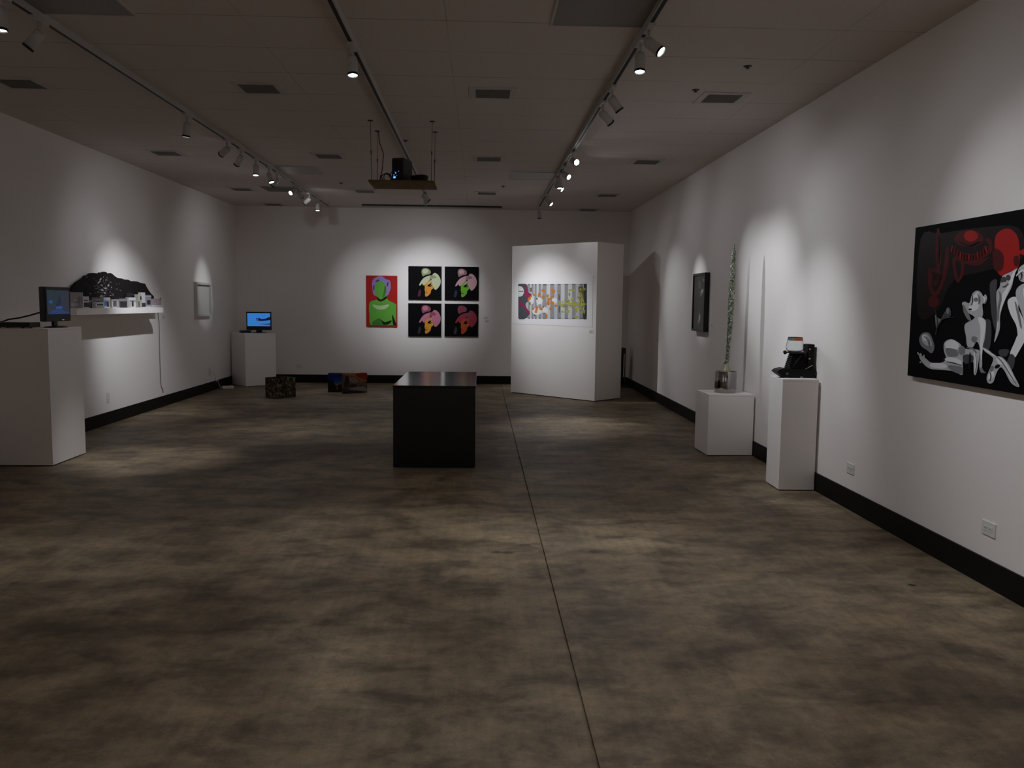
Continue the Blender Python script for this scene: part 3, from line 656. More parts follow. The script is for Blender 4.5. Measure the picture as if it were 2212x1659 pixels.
# dark framed photograph
FT = .06
p0 = on_x(1497, 592, XR-FT); p1 = on_x(1524, 715, XR-FT)
FYa, FYb = p0.y, on_x(1523, 592, XR-FT).y; FZ1 = p0.z; FZ0 = on_x(1494, 714, XR-FT).z
fr = thing('framed_photograph', 'deep black framed dark photograph with pale smudges on the right wall', 'picture', (XR, (FYa+FYb)/2, (FZ0+FZ1)/2))
hy, hz, e = (FYa-FYb)/2, (FZ1-FZ0)/2, .028
b = MB()
b.box((-FT, -hy, -hz), (0, hy, -hz+e)); b.box((-FT, -hy, hz-e), (0, hy, hz)); b.box((-FT, -hy, -hz+e), (0, -hy+e, hz-e)); b.box((-FT, hy-e, -hz+e), (0, hy, hz-e)); b.build('frame', M_BPLAS, fr)
MB().box((-FT+.012, -hy+e, -hz+e), (-.01, hy-e, hz-e)).build('photograph', mat('dark_photo', (.030, .029, .026), .35, noise=.4, nscale=6), fr)
fl_ = fr.location
f9 = lambda x, y: on_x(1460+x/9.217, 560+y/9.217, XR-FT+.012) - fl_
DG, DW = mat('photo_grey', (.13, .128, .12), .4), mat('photo_white', (.38, .37, .36), .4)
art('photo_highlights', fr, [(DG, sp_([(530, 380), (575, 400), (585, 450), (550, 440)], 4)), (DW, sp_([(545, 395), (570, 410), (570, 440), (550, 430)], 4)), (DG, sp_([(465, 450), (490, 460), (490, 570), (470, 580)], 4)),
    (DG, sp_([(480, 650), (520, 590), (575, 590), (540, 680), (495, 745)], 4)), (DW, sp_([(510, 620), (550, 605), (535, 660), (510, 680)], 4)), (DG, sp_([(460, 1090), (490, 1080), (495, 1180), (465, 1275), (430, 1270), (455, 1180)], 4)), (DW, sp_([(465, 1110), (482, 1120), (480, 1200), (460, 1240)], 4)),
    (mat('photo_dim', (.055, .053, .05), .4), sp_([(400, 640), (425, 660), (420, 710), (400, 690)], 4))], f9, (-1, 0, 0), start=.0004)

# ------------------------------------------------------------------ left wall: small framed paper
wf = .05
q0 = on_x(425, 609, XL+wf); q1 = on_x(457, 612, XL+wf); q2 = on_x(425, 684, XL+wf)
wy0, wy1, wz1, wz0 = q0.y, q1.y, q0.z, q2.z
fr2 = thing('framed_paper', 'small deep white frame with pale blank paper on the left wall', 'picture', (XL, (wy0+wy1)/2, (wz0+wz1)/2))
hy, hz, e = (wy1-wy0)/2, (wz1-wz0)/2, .035
b = MB()
b.box((0, -hy, -hz), (wf, hy, -hz+e)); b.box((0, -hy, hz-e), (wf, hy, hz)); b.box((0, -hy, -hz+e), (wf, -hy+e, hz-e)); b.box((0, hy-e, -hz+e), (wf, hy, hz-e)); b.build('frame', mat('frame_white', (.62, .61, .58), .5), fr2)
MB().box((.004, -hy+e, -hz+e), (.016, hy-e, hz-e)).build('paper', mat('cream_paper', (.56, .53, .50), .8, noise=.04, nscale=4), fr2)

# ------------------------------------------------------------------ shelf with cut-out town
SX = XL+.25; SZ0, SZ1 = 1.286, 1.352; SY0, SY1 = 8.71, 11.05
sh = thing('wall_shelf', 'long white floating shelf on the left wall', 'shelf', (XL, SY0, SZ0))
MB().box((0, 0, 0), (.25, SY1-SY0, SZ1-SZ0), bev=.002).build('shelf_board', M_PLINTH, sh)
MB().box((0, .3, -.03), (.02, SY1-SY0-.3, 0)).build('wall_cleat', M_PLINTH, sh)
z5 = lambda x, y: (140+x/9.617, 560+y/9.617)
MXP = XL+.06
outline = [(100, 690), (150, 640), (200, 560), (250, 490), (330, 440), (400, 400), (430, 350), (500, 330), (540, 295), (600, 285), (650, 290), (720, 305), (750, 275), (790, 280), (830, 258), (860, 265), (890, 295), (920, 312), (960, 288), (985, 300), (1040, 350), (1100, 390), (1190, 400), (1240, 420), (1320, 425), (1360, 445), (1400, 470), (1440, 455), (1520, 465), (1560, 485), (1670, 510), (1710, 590), (1760, 670), (1800, 720), (1850, 770), (1860, 1000), (60, 1000), (60, 760)]
mo = on_x(*z5(960, 1000), MXP); mroot = thing('mountain_cutout', 'black and white photo cutout of a mountain standing at the back of the shelf', 'cutout', (MXP, mo.y, SZ1))
def fm(x, y):
    p = on_x(*z5(x, y), MXP) - mroot.location; p.z = max(p.z, 0.0) if y < 990 else 0.0; return p
SN = mat('snow_print', (.42, .40, .41), .6); SN2 = mat('snow_print_dim', (.13, .115, .12), .6)
Lr = []
for cx, cy, rx, ry, rot, m in ((740, 420, 14, 36, .5, SN), (715, 470, 40, 14, -.7, SN), (680, 510, 30, 7, -.3, SN2), (700, 580, 36, 8, 0, SN2), (905, 545, 22, 26, .3, SN), (850, 600, 34, 14, -.1, SN), (770, 640, 36, 14, .1, SN), (855, 650, 22, 12, .2, SN2), (945, 475, 26, 12, -.4, SN2), (830, 700, 24, 12, .4, SN), (940, 690, 16, 12, 0, SN2), (1000, 735, 16, 30, 0, SN2), (770, 545, 34, 12, .5, SN2), (620, 560, 30, 6, 0, SN2), (660, 610, 40, 6, .1, SN2), (860, 430, 40, 5, .2, SN2), (600, 400, 20, 6, .8, SN2), (760, 770, 30, 30, .3, SN2), (450, 370, 20, 14, -.4, SN2), (530, 710, 20, 14, 0, SN2), (1080, 620, 30, 10, 0, SN2), (1150, 650, 20, 12, .4, SN2), (740, 690, 30, 8, 0, SN2), (690, 680, 24, 8, .2, SN2), (810, 760, 14, 20, 0, SN2)):
    Lr.append((m, [(cx+(x-cx)*random.uniform(.6, 1.3), cy+(y-cy)*random.uniform(.6, 1.3)) for x, y in ell(cx, cy, rx, ry, rot, 9)]))
b = MB(); b.use(mat('mountain_dark', (.017, .013, .013), .8, noise=.6, nscale=14, spec=.1)); b.prism([fm(*p) for p in outline], (-.03, 0, 0))
rs_ = random.Random(5)
for k in range(70):
    cx, cy = rs_.gauss(800, 130), rs_.gauss(580, 110)
    if cy < 330 or cy > 780: continue
    Lr.append((SN if rs_.random() < .3 else SN2, [(cx+(x-cx)*rs_.uniform(.6, 1.3), cy+(y-cy)*rs_.uniform(.6, 1.3)) for x, y in ell(cx, cy, rs_.uniform(5, 17), rs_.uniform(3, 8), rs_.uniform(-.7, .7), 7)]))
for i, (m, pts) in enumerate(Lr): b.use(m); b.poly([fm(*p)+Vector((.0006+.0001*i, 0, 0)) for p in pts])
b.build('mountain_board', None, mroot)

BM = {k: mat('town_' + k, c, .7) for k, c in dict(white=(.58, .56, .57), grey=(.25, .225, .23), brown=(.30, .255, .25), dgrey=(.09, .08, .085), dark=(.018, .016, .018), blue=(.05, .16, .42), cream=(.40, .38, .32), bluegrey=(.27, .265, .32), pink=(.34, .27, .28), pale=(.42, .38, .37)).items()}
def building(label, x0, y0, x1, col, depth, front, parts=(), roof=None):
    """model shop front; zoomed coordinates; the foot stands on the shelf top"""
    X = XL + front
    a = on_x(*z5(x0, y0), X); c = on_x(*z5(x1, y0), X); h = (a.z+c.z)/2 - SZ1
    t = thing('model_building', label, 'model building', (X, (a.y+c.y)/2, SZ1), 0, 'photo cutout buildings on the shelf'); hw = abs(c.y-a.y)/2
    y1 = 1000
    def f(x, y, off=0): return Vector((off, -hw + 2*hw*(x-x0)/(x1-x0), h*(y1-y)/(y1-y0)))
    if roof: b = MB(); b.prism([f(*p) for p in roof], (-depth, 0, 0)); b.build('facade', BM[col], t)
    else: MB().box((-depth, -hw, 0), (0, hw, h)).build('facade', BM[col], t)
    for nm, cl, xa, ya, xb, yb in parts:
        b = MB(); b.prism([f(xa, ya), f(xb, ya), f(xb, yb), f(xa, yb)], (.0025, 0, 0)); b.build(nm, BM[cl], t)
building('grey-brown slab model building at the left end of the shelf', 110, 685, 375, 'brown', .05, .15, (('window_band', 'pale', 165, 820, 245, 855), ('window_band', 'pale', 265, 825, 350, 855), ('ledge', 'pale', 112, 900, 374, 960)))
building('narrow white model building with dark windows right of the brown one', 372, 772, 500, 'white', .04, .19, (('window', 'dgrey', 392, 835, 475, 860), ('window', 'dark', 390, 890, 495, 975)))
building('low dark grey model building beside the narrow white one', 500, 845, 640, 'dgrey', .04, .16, (('roof_band', 'grey', 505, 860, 630, 880), ('doorway', 'dark', 540, 930, 600, 1000)))
building('wide grey model building set back behind the low white arches', 565, 796, 800, 'grey', .03, .11, (('roof_band', 'dgrey', 570, 805, 795, 825),))
building('low white model building with three dark arches', 640, 890, 815, 'white', .04, .21, (('arch', 'dark', 672, 920, 702, 950), ('arch', 'dark', 715, 920, 745, 950), ('arch', 'dark', 758, 920, 788, 950), ('step', 'cream', 645, 968, 812, 1000)), roof=[(640, 1000), (640, 930), (665, 892), (790, 888), (815, 930), (815, 1000)])
building('white model shop front with a bright blue window', 803, 795, 942, 'white', .04, .19, (('window', 'blue', 820, 865, 872, 955), ('doorway', 'dark', 874, 870, 902, 975), ('column', 'cream', 906, 862, 936, 985), ('sign_band', 'pale', 806, 835, 940, 852)))
building('grey model shop front with pale columns beside the blue window', 960, 832, 1125, 'grey', .04, .19, (('column', 'white', 972, 870, 992, 990), ('window', 'dgrey', 1010, 865, 1065, 975), ('column', 'pale', 1075, 865, 1110, 990), ('sign_band', 'pale', 965, 840, 1120, 858), ('step', 'white', 965, 975, 1122, 1000)))
building('dark model shop front with a slanted white roof', 1122, 810, 1297, 'dgrey', .05, .17, (('doorway', 'dark', 1150, 880, 1280, 985), ('sign_band', 'grey', 1125, 830, 1290, 862)))
building('white model shop front with a dark T-shaped door', 1327, 795, 1474, 'white', .04, .19, (('window', 'dgrey', 1340, 858, 1462, 872), ('doorway', 'bluegrey', 1385, 872, 1422, 975), ('doorway', 'dark', 1392, 876, 1416, 975), ('column', 'cream', 1332, 880, 1370, 985)))
building('cream narrow model building left of the white tower', 1512, 728, 1592, 'cream', .04, .15, (('window', 'dark', 1560, 770, 1588, 840), ('window', 'dgrey', 1522, 870, 1545, 985)))
building('tall white model tower above dark shop windows', 1592, 690, 1668, 'white', .04, .15, (('shop_window', 'dark', 1594, 905, 1666, 985), ))
building('blue-grey model building right of the white tower', 1672, 745, 1792, 'bluegrey', .04, .15, (('window', 'dark', 1705, 850, 1770, 940), ('roof_band', 'white', 1675, 760, 1788, 775), ('step', 'white', 1676, 965, 1790, 1000)))
building('small pinkish model building with a mast at the right end of the shelf', 1802, 822, 2000, 'pink', .04, .15, (('window', 'brown', 1850, 840, 1872, 955), ('window', 'brown', 1900, 840, 1922, 955), ('window', 'brown', 1950, 840, 1972, 955), ('fence', 'white', 1802, 950, 1995, 1000), ('mast', 'dgrey', 1978, 790, 1988, 840)))
p = on_x(*z5(1380, 1000), XL+.10)
tr = thing('model_tree', 'black bushy cutout tree behind the T-door shop front on the shelf', 'cutout', (XL+.085, p.y, SZ1))
def ftree(x, y): v = on_x(*z5(x, y), XL+.085) - tr.location; v.z = max(v.z, 0); return v
b = MB(); b.prism([ftree(*q) for q in ((1285, 1005), (1285, 720), (1320, 705), (1370, 700), (1420, 715), (1460, 735), (1500, 800), (1500, 1005))], (-.02, 0, 0)); b.build('foliage', BM['dark'], tr)
# shelf cable
pts = [on_x(x, y, XL+.008) for x, y in ((341, 672), (344, 700), (345, 760), (347, 820), (348, 834), (351, 840), (353, 848))]
o = tag(MB().tube(pts, .0045, 8).build('extension_cord', mat('grey_cord', (.20, .19, .18), .6)), 'thin grey cord hanging down the left wall below the shelf', 'cord')

# ------------------------------------------------------------------ outlets
def outlet(p, n, ax, label, w=.115, h=.072):
    t = thing('wall_outlet', label, 'outlet', p, 0, 'wall outlets'); z = Vector((0, 0, 1)); B = lambda x, y: ax*x + z*y
    b = MB(); b.prism([B(-w/2, -h/2), B(w/2, -h/2), B(w/2, h/2), B(-w/2, h/2)], n*.006); b.build('cover_plate', M_WPLAS, t)
    for s in (-1, 1):
        c = (s*.021, 0) if w > h else (0, s*.021)
        b = MB(); b.prism([B(c[0]-.015, c[1]-.014)+n*.006, B(c[0]+.015, c[1]-.014)+n*.006, B(c[0]+.015, c[1]+.014)+n*.006, B(c[0]-.015, c[1]+.014)+n*.006], n*.002)
        b.use(M_WPLAS)
        so = b.build('socket', M_WPLAS, t)
        b = MB()
        for dx in (-.006, .006): b.prism([B(c[0]+dx-.0012, c[1]-.004)+n*.008, B(c[0]+dx+.0012, c[1]-.004)+n*.008, B(c[0]+dx+.0012, c[1]+.005)+n*.008, B(c[0]+dx-.0012, c[1]+.005)+n*.008], n*.0005)
        b.build('slots', M_BMATT, so)
nx, ny = Vector((1, 0, 0)), Vector((0, 1, 0))
outlet(on_x(233, 859, XL), nx, ny, 'white wall outlet under the shelf on the left wall', .072, .115)
outlet(on_x(453, 803, XL), nx, ny, 'white wall outlet near the back left corner above the white cord', .072, .115)
outlet(on_x(2137, 1142, XR), -nx, -ny, 'white wall outlet below the large painting at the right edge')
outlet(on_x(1838, 1012, XR), -nx, -ny, 'white wall outlet on the right wall just right of the camera pedestal')
outlet(on_y(646, 791, YB), -ny, nx, 'white wall outlet on the back wall right of the corner pedestal')
# plug adapter and white cord in the corner
pp = on_z(482, 829, 0.0); pp = Vector((XL+.16, 14.05, 0))
o = thing('power_adapter', 'white power adapter on the floor in the back left corner', 'adapter', pp, .5)
MB().box((-.09, -.03, 0), (.09, .03, .045), bev=.008).build('adapter_body', M_WPLAS, o)
MB().tube([(-.09, 0, .02), (-.12, .0, .03), (-.13, .0, .06)], .006, 8).build('strain_relief', M_WPLAS, o)
q = on_x(453, 803, XL+.02)
c_ = [q+Vector((.006, 0, -.03)), q+Vector((.05, .04, .0)), q+Vector((.07, .06, -.12)), Vector((XL+.05, 13.80, .14)), Vector((XL+.06, 13.86, .165)), Vector((XL+.05, 13.93, .10)), Vector((XL+.05, 13.99, .062))]
cs = []
P = [c_[0]]+c_+[c_[-1]]
for i in range(1, len(P)-2):
    for j in range(6):
        tt = j/6; a0, a1, a2, a3 = P[i-1], P[i], P[i+1], P[i+2]
        cs.append(.5*((2*a1)+(a2-a0)*tt+(2*a0-5*a1+4*a2-a3)*tt*tt+(3*a1-a0-3*a2+a3)*tt**3))
tag(MB().tube(cs, .005, 8).build('extension_cord', M_WPLAS), 'white cord from the corner outlet down to the adapter', 'cord')

# ------------------------------------------------------------------ small monitor on the near left pedestal (faces right)
ZT = 1.192
mx = -3.99
m1 = thing('computer_monitor', 'small black monitor showing a dark blue sailboat on the left pedestal', 'monitor', (-3.80, 7.735, ZT), 0)
ang = math.radians(84)     # screen normal direction: rotate local -Y to face +X
Rm = Matrix.Rotation(ang, 4, 'Z')
m1.rotation_euler = (0, 0, ang)
SWd, SHt, zb = .370, .308, .054
b = MB(); b.box((-SWd/2, -.022, zb), (SWd/2, .030, zb+SHt), bev=.012); b.build('housing', mat('monitor_grey', (.055, .053, .052), .5), m1)
b = MB(); b.box((-SWd/2+.004, -.030, zb+.004), (SWd/2-.004, -.0225, zb+SHt-.004), bev=.003); bz = b.build('bezel', M_BPLAS, m1)
sw, s0, s1 = .326, zb+.066, zb+.066+.212
scr = MB(); scr.box((-sw/2, -.0315, s0), (sw/2, -.0302, s1)); so = scr.build('screen', mat('screen_dark_blue', (.01, .012, .016), .25, emit=(.011, .016, .027), estr=1.), m1)
fs = lambda x, y: Vector((-sw/2+sw*x, -.0316, s0+(s1-s0)*(1-y)))
E_ = lambda n, c: mat('screen_' + n, (.005, .006, .01), .3, emit=c, estr=1.)
art('screen_image', so, [(E_('teal', (.008, .020, .028)), [(0, 0), (.5, 0), (.45, .6), (0, .6)]), (E_('navy', (.004, .007, .024)), [(.55, .08), (.66, .72), (.36, .72), (.5, .4)]), (E_('navyb', (.006, .014, .06)), [(.56, .36), (.63, .66), (.54, .66)]),
    (E_('hull', (.008, .055, .20)), [(.36, .68), (.68, .66), (.66, .77), (.40, .78)]), (E_('buoy', (.006, .05, .17)), ell(.16, .49, .09, .07)), (E_('sea', (.010, .028, .10)), [(.1, .86), (.55, .80), (1, .95), (1, 1), (.1, 1)])], fs, (0, -1, 0), step=.0001, start=.0002)
MB().box((-.03, .0, .012), (.03, .022, zb+.03), bev=.004).build('neck', M_BPLAS, m1)
MB().lathe([(0, 0), (.105, 0), (.108, .006), (.06, .013), (0, .014)], 32, Matrix.Diagonal((1.1, .85, 1, 1))).build('base', M_BPLAS, m1)
b = MB(); b.box((.05, -.0312, zb+.012), (.08, -.0302, zb+.016)); b.build('power_light', mat('monitor_led', (.3, .3, .3), .3, emit=(.25, .27, .3), estr=1.), m1)
dv = thing('dvd_player', 'flat black disc player on the left pedestal beside the small monitor', 'disc player', (-4.03, 7.50, ZT), 0)
MB().box((-.17, -.09, .008), (.17, .085, .05), bev=.006).build('player_body', M_BPLAS, dv)
for x in (-.1, .1):
    for y in (-.07, .06): MB().lathe([(0, 0), (.010, 0), (.012, .008), (0, .008)], 10, Matrix.Translation((x, y, 0))).build('foot', M_BMATT, dv)
MB().box((-.12, -.0915, .022), (.06, -.0902, .034)).build('disc_tray', mat('tray_grey', (.02, .02, .021), .4), dv)
b0 = [on_y(x, y, 7.60) for x, y in ((-14, 697), (5, 695), (18, 690), (43, 686.5), (66, 681), (86, 675))] + [Vector((-3.862, 7.62, ZT+.13))]
tag(MB().tube(b0, .007, 8).build('video_cable', M_BPLAS), 'thick black cable from the disc player up to the small monitor', 'cord')

# ------------------------------------------------------------------ blue monitor on the corner pedestal
m2 = thing('computer_monitor', 'black monitor with bright blue screen showing an arm on the corner pedestal', 'monitor', (-3.80, 14.72, .90), math.radians(10))
SWd, SHt, zb = .415, .312, .050
MB().box((-SWd/2, -.02, zb), (SWd/2, .028, zb+SHt), bev=.008).build('housing', M_BPLAS, m2)
MB().box((-SWd/2+.003, -.027, zb+.003), (SWd/2-.003, -.0205, zb+SHt-.003), bev=.003).build('bezel', M_BPLAS, m2)
sw, s0, s1 = .378, zb+.068, zb+SHt-.022
so = MB().box((-sw/2, -.0285, s0), (sw/2, -.0272, s1)).build('screen', mat('screen_bright_blue', (.01, .01, .012), .3, emit=(.030, .165, .50), estr=1.), m2)
fs2 = lambda x, y: Vector((-sw/2+sw*x, -.0286, s0+(s1-s0)*(1-y)))
# silhouette arm, coordinates from the zoom (screen 670..1500 x 315..855)
S2 = lambda pts: [((x-670)/830, (y-315)/540) for x, y in pts]
art('screen_image', so, [(E_('shade', (.02, .12, .38)), S2([(1050, 760), (1500, 720), (1500, 820), (1150, 805)])), (E_('deep', (.012, .05, .20)), S2([(1250, 770), (1500, 740), (1500, 810), (1330, 800)])),
    (E_('arm_b', (.015, .07, .25)), S2([(985, 515), (1040, 510), (1100, 540), (1100, 640), (1020, 640), (995, 600)])),
    (E_('arm', (.001, .004, .02)), S2([(1080, 520), (1120, 515), (1150, 555), (1220, 562), (1330, 540), (1420, 495), (1500, 460), (1500, 600), (1330, 625), (1180, 645), (1090, 630), (1070, 580)])),
    (E_('finger', (.012, .06, .22)), S2([(975, 525), (1060, 530), (1060, 545), (980, 540)])), (E_('finger', (.012, .06, .22)), S2([(985, 590), (1070, 590), (1070, 608), (992, 606)]))], fs2, (0, -1, 0), step=.0002, start=.0004)
MB().box((-.05, -.005, .010), (.05, .02, zb+.02), bev=.004).build('neck', M_BPLAS, m2)
MB().lathe([(0, 0), (.115, 0), (.118, .005), (.05, .012), (0, .013)], 28, Matrix.Diagonal((1.1, .8, 1, 1))).build('base', M_BPLAS, m2)
dv = thing('dvd_player', 'flat black disc player on the corner pedestal left of the blue monitor', 'disc player', (-4.035, 14.72, .90), math.radians(30))
MB().box((-.085, -.06, .005), (.085, .07, .042), bev=.005).build('player_body', M_BPLAS, dv)
for x in (-.06, .06): MB().box((x-.01, -.05, 0), (x+.01, .06, .005)).build('foot', M_BMATT, dv)

# ------------------------------------------------------------------ photo box and photo panels on the floor
def collage_mat():
    m, t, b = newmat('photo_collage'); N, L = t.nodes.new, t.links.new
    tc = N('ShaderNodeTexCoord'); vo = N('ShaderNodeTexVoronoi'); vo.distance = 'CHEBYCHEV'; vo.inputs['Scale'].default_value = 34; vo.inputs['Randomness'].default_value = .75
    L(tc.outputs['Object'], vo.inputs['Vector'])
    r = N('ShaderNodeValToRGB'); e = r.color_ramp.elements
    for i_, (p_, c_) in enumerate(((0, (.018, .012, .007)), (.35, (.065, .048, .018)), (.6, (.13, .10, .04)), (.8, (.19, .155, .10)), (1, (.42, .37, .30)))):
        if i_ < 2: e[i_].position = p_
        else: e.new(p_)
        e[i_].color = (*c_, 1)
    sx = N('ShaderNodeSeparateColor'); L(vo.outputs['Color'], sx.inputs[0]); L(sx.outputs[0], r.inputs['Fac'])
    n = N('ShaderNodeTexNoise'); n.inputs['Scale'].default_value = 60; n.inputs['Detail'].default_value = 4; L(tc.outputs['Object'], n.inputs['Vector'])
    r2 = N('ShaderNodeValToRGB'); r2.color_ramp.elements[0].position = .35; r2.color_ramp.elements[0].color = (.2, .2, .2, 1); r2.color_ramp.elements[1].position = .65; L(n.outputs['Fac'], r2.inputs['Fac'])
    mx_ = N('ShaderNodeMix'); mx_.data_type = 'RGBA'; mx_.blend_type = 'MULTIPLY'; mx_.inputs[0].default_value = .9; L(r.outputs['Color'], mx_.inputs[6]); L(r2.outputs['Color'], mx_.inputs[7]); L(mx_.outputs[2], b.inputs['Base Color'])
    b.inputs['Roughness'].default_value = .6; b.inputs['Specular IOR Level'].default_value = .15
    return m
M_COL = collage_mat()
bx = thing('photo_box', 'open square box covered in dark photo collage on the floor by the corner pedestal', 'box', (-2.982, 12.657, 0), math.radians(54))
w_, h_, e = .315, .300, .012
for nm, lo, hi in (('side_panel', (0, 0, 0), (w_, e, h_)), ('side_panel', (0, w_-e, 0), (w_, w_, h_)), ('side_panel', (0, e, 0), (e, w_-e, h_)), ('side_panel', (w_-e, e, 0), (w_, w_-e, h_)), ('bottom_panel', (e, e, 0), (w_-e, w_-e, e))):
    MB().box(lo, hi).build(nm, M_COL if nm[0] == 's' else M_BMATT, bx)
# blue photo block
bp = thing('photo_block', 'photo block with a blue dusk sky leaning behind the orange panel on the floor', 'photo block', (-2.432, 13.60, 0), math.radians(-3))
W1, H1 = .33, .305
MB().box((0, 0, 0), (W1, .14, H1), bev=.002).build('block', mat('block_black', (.010, .008, .008), .6, spec=.15), bp)
def SB(n, c): return mat('photo_' + n, c, .55, spec=.2)
f1 = lambda x, y: Vector((W1*x, 0, H1*(1-y)))
art('photo_print', bp, [(SB('sky_top', (.006, .022, .15)), [(.0, .0), (1, .0), (1, .55), (.0, .55)]), (SB('sky_mid', (.006, .055, .28)), [(.30, .22), (1, .2), (1, .55), (.3, .55)]), (SB('sky_low', (.015, .13, .32)), [(.3, .42), (1, .40), (1, .55), (.3, .55)]),
    (SB('haze', (.10, .16, .19)), [(.34, .50), (1, .49), (1, .56), (.34, .57)]), (SB('ground', (.014, .010, .010)), [(.0, .30), (.12, .38), (.30, .46), (.30, .56), (1, .58), (1, 1), (0, 1)]), (SB('lights', (.24, .19, .11)), [(.32, .57), (.50, .55), (.53, .64), (.42, .66)]), (SB('lights2', (.20, .19, .15)), [(.40, .72), (.47, .72), (.47, .82), (.40, .82)]), (SB('roof', (.07, .06, .05)), [(.55, .57), (.9, .56), (.9, .61), (.55, .62)])], f1, (0, -1, 0), step=.0003)
# orange photo panel
op = thing('standing_photograph', 'standing photograph of rocky cliffs under an orange sky on the floor', 'photo block', (-2.158, 13.37, 0), math.radians(37))
W1, H1 = .43, .318
MB().box((0, 0, 0), (W1, .03, H1), bev=.002).build('panel', mat('panel_brown', (.045, .030, .022), .5), op)
MB().box((.22, .03, 0), (.24, .13, .20)).build('rear_strut', M_BMATT, op); MB().box((W1-.06, .03, 0), (W1-.04, .13, .20)).build('rear_strut', M_BMATT, op)
z7 = lambda x, y: Vector((W1*(x-930)/920, 0, H1*(1-(y-(320-10*(x-930)/920))/(1135-320 - 150*(x-930)/920))))
art('photo_print', op, [(SB('sky_orange', (.42, .15, .03)), [(932, 325), (1845, 318), (1845, 620), (1500, 560), (932, 560)]), (SB('sky_red', (.30, .025, .012)), sp_([(1420, 325), (1845, 325), (1845, 560), (1700, 520), (1480, 440)], 4)), (SB('sky_red', (.30, .025, .012)), sp_([(935, 360), (1040, 390), (1045, 450), (940, 470)], 4)),
    (SB('cliff', (.15, .095, .064)), sp_([(935, 480), (1060, 400), (1230, 405), (1380, 440), (1500, 500), (1600, 560), (1700, 600), (1845, 680), (1845, 860), (1600, 880), (1200, 860), (935, 860)], 4)),
    (SB('cliff_light', (.27, .195, .155)), sp_([(1150, 470), (1330, 460), (1480, 540), (1540, 640), (1300, 660), (1170, 600)], 4)), (SB('bush', (.20, .17, .07)), ell(1640, 610, 50, 60)), (SB('cliff_shade', (.035, .022, .014)), sp_([(1050, 420), (1140, 430), (1180, 700), (1080, 860), (980, 840), (1000, 600)], 4)),
    (SB('cliff_shade', (.035, .022, .014)), sp_([(1150, 760), (1380, 720), (1480, 760), (1420, 830), (1200, 840)], 4)), (SB('road', (.28, .245, .23)), sp_([(1180, 900), (1500, 800), (1700, 800), (1840, 840), (1840, 930), (1500, 945), (1200, 940)], 4)), (SB('cliff_shade', (.035, .022, .014)), ell(1600, 770, 50, 22)),
    (SB('verge', (.030, .024, .018)), [(935, 940), (1180, 980), (1400, 960), (1820, 960), (1820, 1000), (1300, 1050), (935, 1130)]), (SB('road_edge', (.15, .06, .06)), [(1690, 950), (1830, 940), (1830, 985), (1700, 985)])], z7, (0, -1, 0), step=.0003)
MB().tube([(.16, .015, H1), (.16, .015, H1+.018), (.19, .015, H1+.026), (.2, .015, H1)], .004, 6).build('hanging_wire', M_STEEL, op)

# ------------------------------------------------------------------ green spike sculpture
pot_c = Vector((2.428, 8.215, .602))
cs_ = thing('spike_sculpture', 'tall leaning green beaded spike sculpture in a chrome cylinder on the low pedestal', 'sculpture', pot_c)
MB().lathe([(0, .0), (.104, 0), (.106, .004), (.106, .206), (.104, .210), (.098, .210), (.097, .195), (0, .195)], 40).build('chrome_base', M_CHROME, cs_)
pth = [(1566, 806), (1568, 792), (1571, 775), (1574, 740), (1577, 700), (1579, 660), (1581, 620), (1583, 580), (1585, 555), (1586, 540), (1587, 527)]
rad = [.017, .017, .0175, .020, .025, .029, .030, .025, .020, .013, .002]
P3 = [on_y(x, y, pot_c.y) - pot_c for x, y in pth]; P3[0].z = .19
def spike_mat():
    m, t, b = newmat('green_beads'); N, L = t.nodes.new, t.links.new
    tc = N('ShaderNodeTexCoord'); vo = N('ShaderNodeTexVoronoi'); vo.inputs['Scale'].default_value = 75; L(tc.outputs['Object'], vo.inputs['Vector'])
    r = N('ShaderNodeValToRGB'); e = r.color_ramp.elements; cols_ = ((0, (.035, .042, .03)), (.3, (.075, .09, .055)), (.55, (.12, .15, .075)), (.78, (.21, .23, .15)), (1, (.42, .43, .38)))
    for i_, (p_, c_) in enumerate(cols_):
        if i_ < 2: e[i_].position = p_
        else: e.new(p_)
        e[i_].color = (*c_, 1)
    sx = N('ShaderNodeSeparateColor'); L(vo.outputs['Color'], sx.inputs[0]); L(sx.outputs[0], r.inputs['Fac']); L(r.outputs['Color'], b.inputs['Base Color'])
    bm_ = N('ShaderNodeBump'); bm_.inputs['Strength'].default_value = .7; bm_.inputs['Distance'].default_value = .006; L(vo.outputs['Distance'], bm_.inputs['Height']); L(bm_.outputs['Normal'], b.inputs['Normal'])
    b.inputs['Roughness'].default_value = .3
    return m
M_SPK = spike_mat()
# dense rings with knobbly radius
dense, dr = [], []
for i in range(len(P3)-1):
    for j in range(9):
        tt = j/9; dense.append(P3[i].lerp(P3[i+1], tt)); dr.append((rad[i]*(1-tt)+rad[i+1]*tt)*random.uniform(.93, 1.08))
dense.append(P3[-1]); dr.append(.001)
b = MB(); b.tube(dense, dr, 18)
for v in b.bm.verts:
    v.co += Vector((random.uniform(-1, 1), random.uniform(-1, 1), 0))*.0022
b.build('spike', M_SPK, cs_)
MB().lathe([(.0, .195), (.062, .195), (.045, .225), (.028, .262), (.024, .285), (.019, .287), (0, .287)], 9, Matrix.Translation((.0, 0, 0))).build('collar', mat('amber_cellophane', (.34, .33, .22), .3, noise=.5, nscale=60), cs_)
MB().lathe([(.0235, .282), (.026, .286), (.0235, .294), (.0215, .294)], 20, Matrix.Translation(P3[1].xy.to_3d()*.9)).build('neck_ring', M_CHROME, cs_)

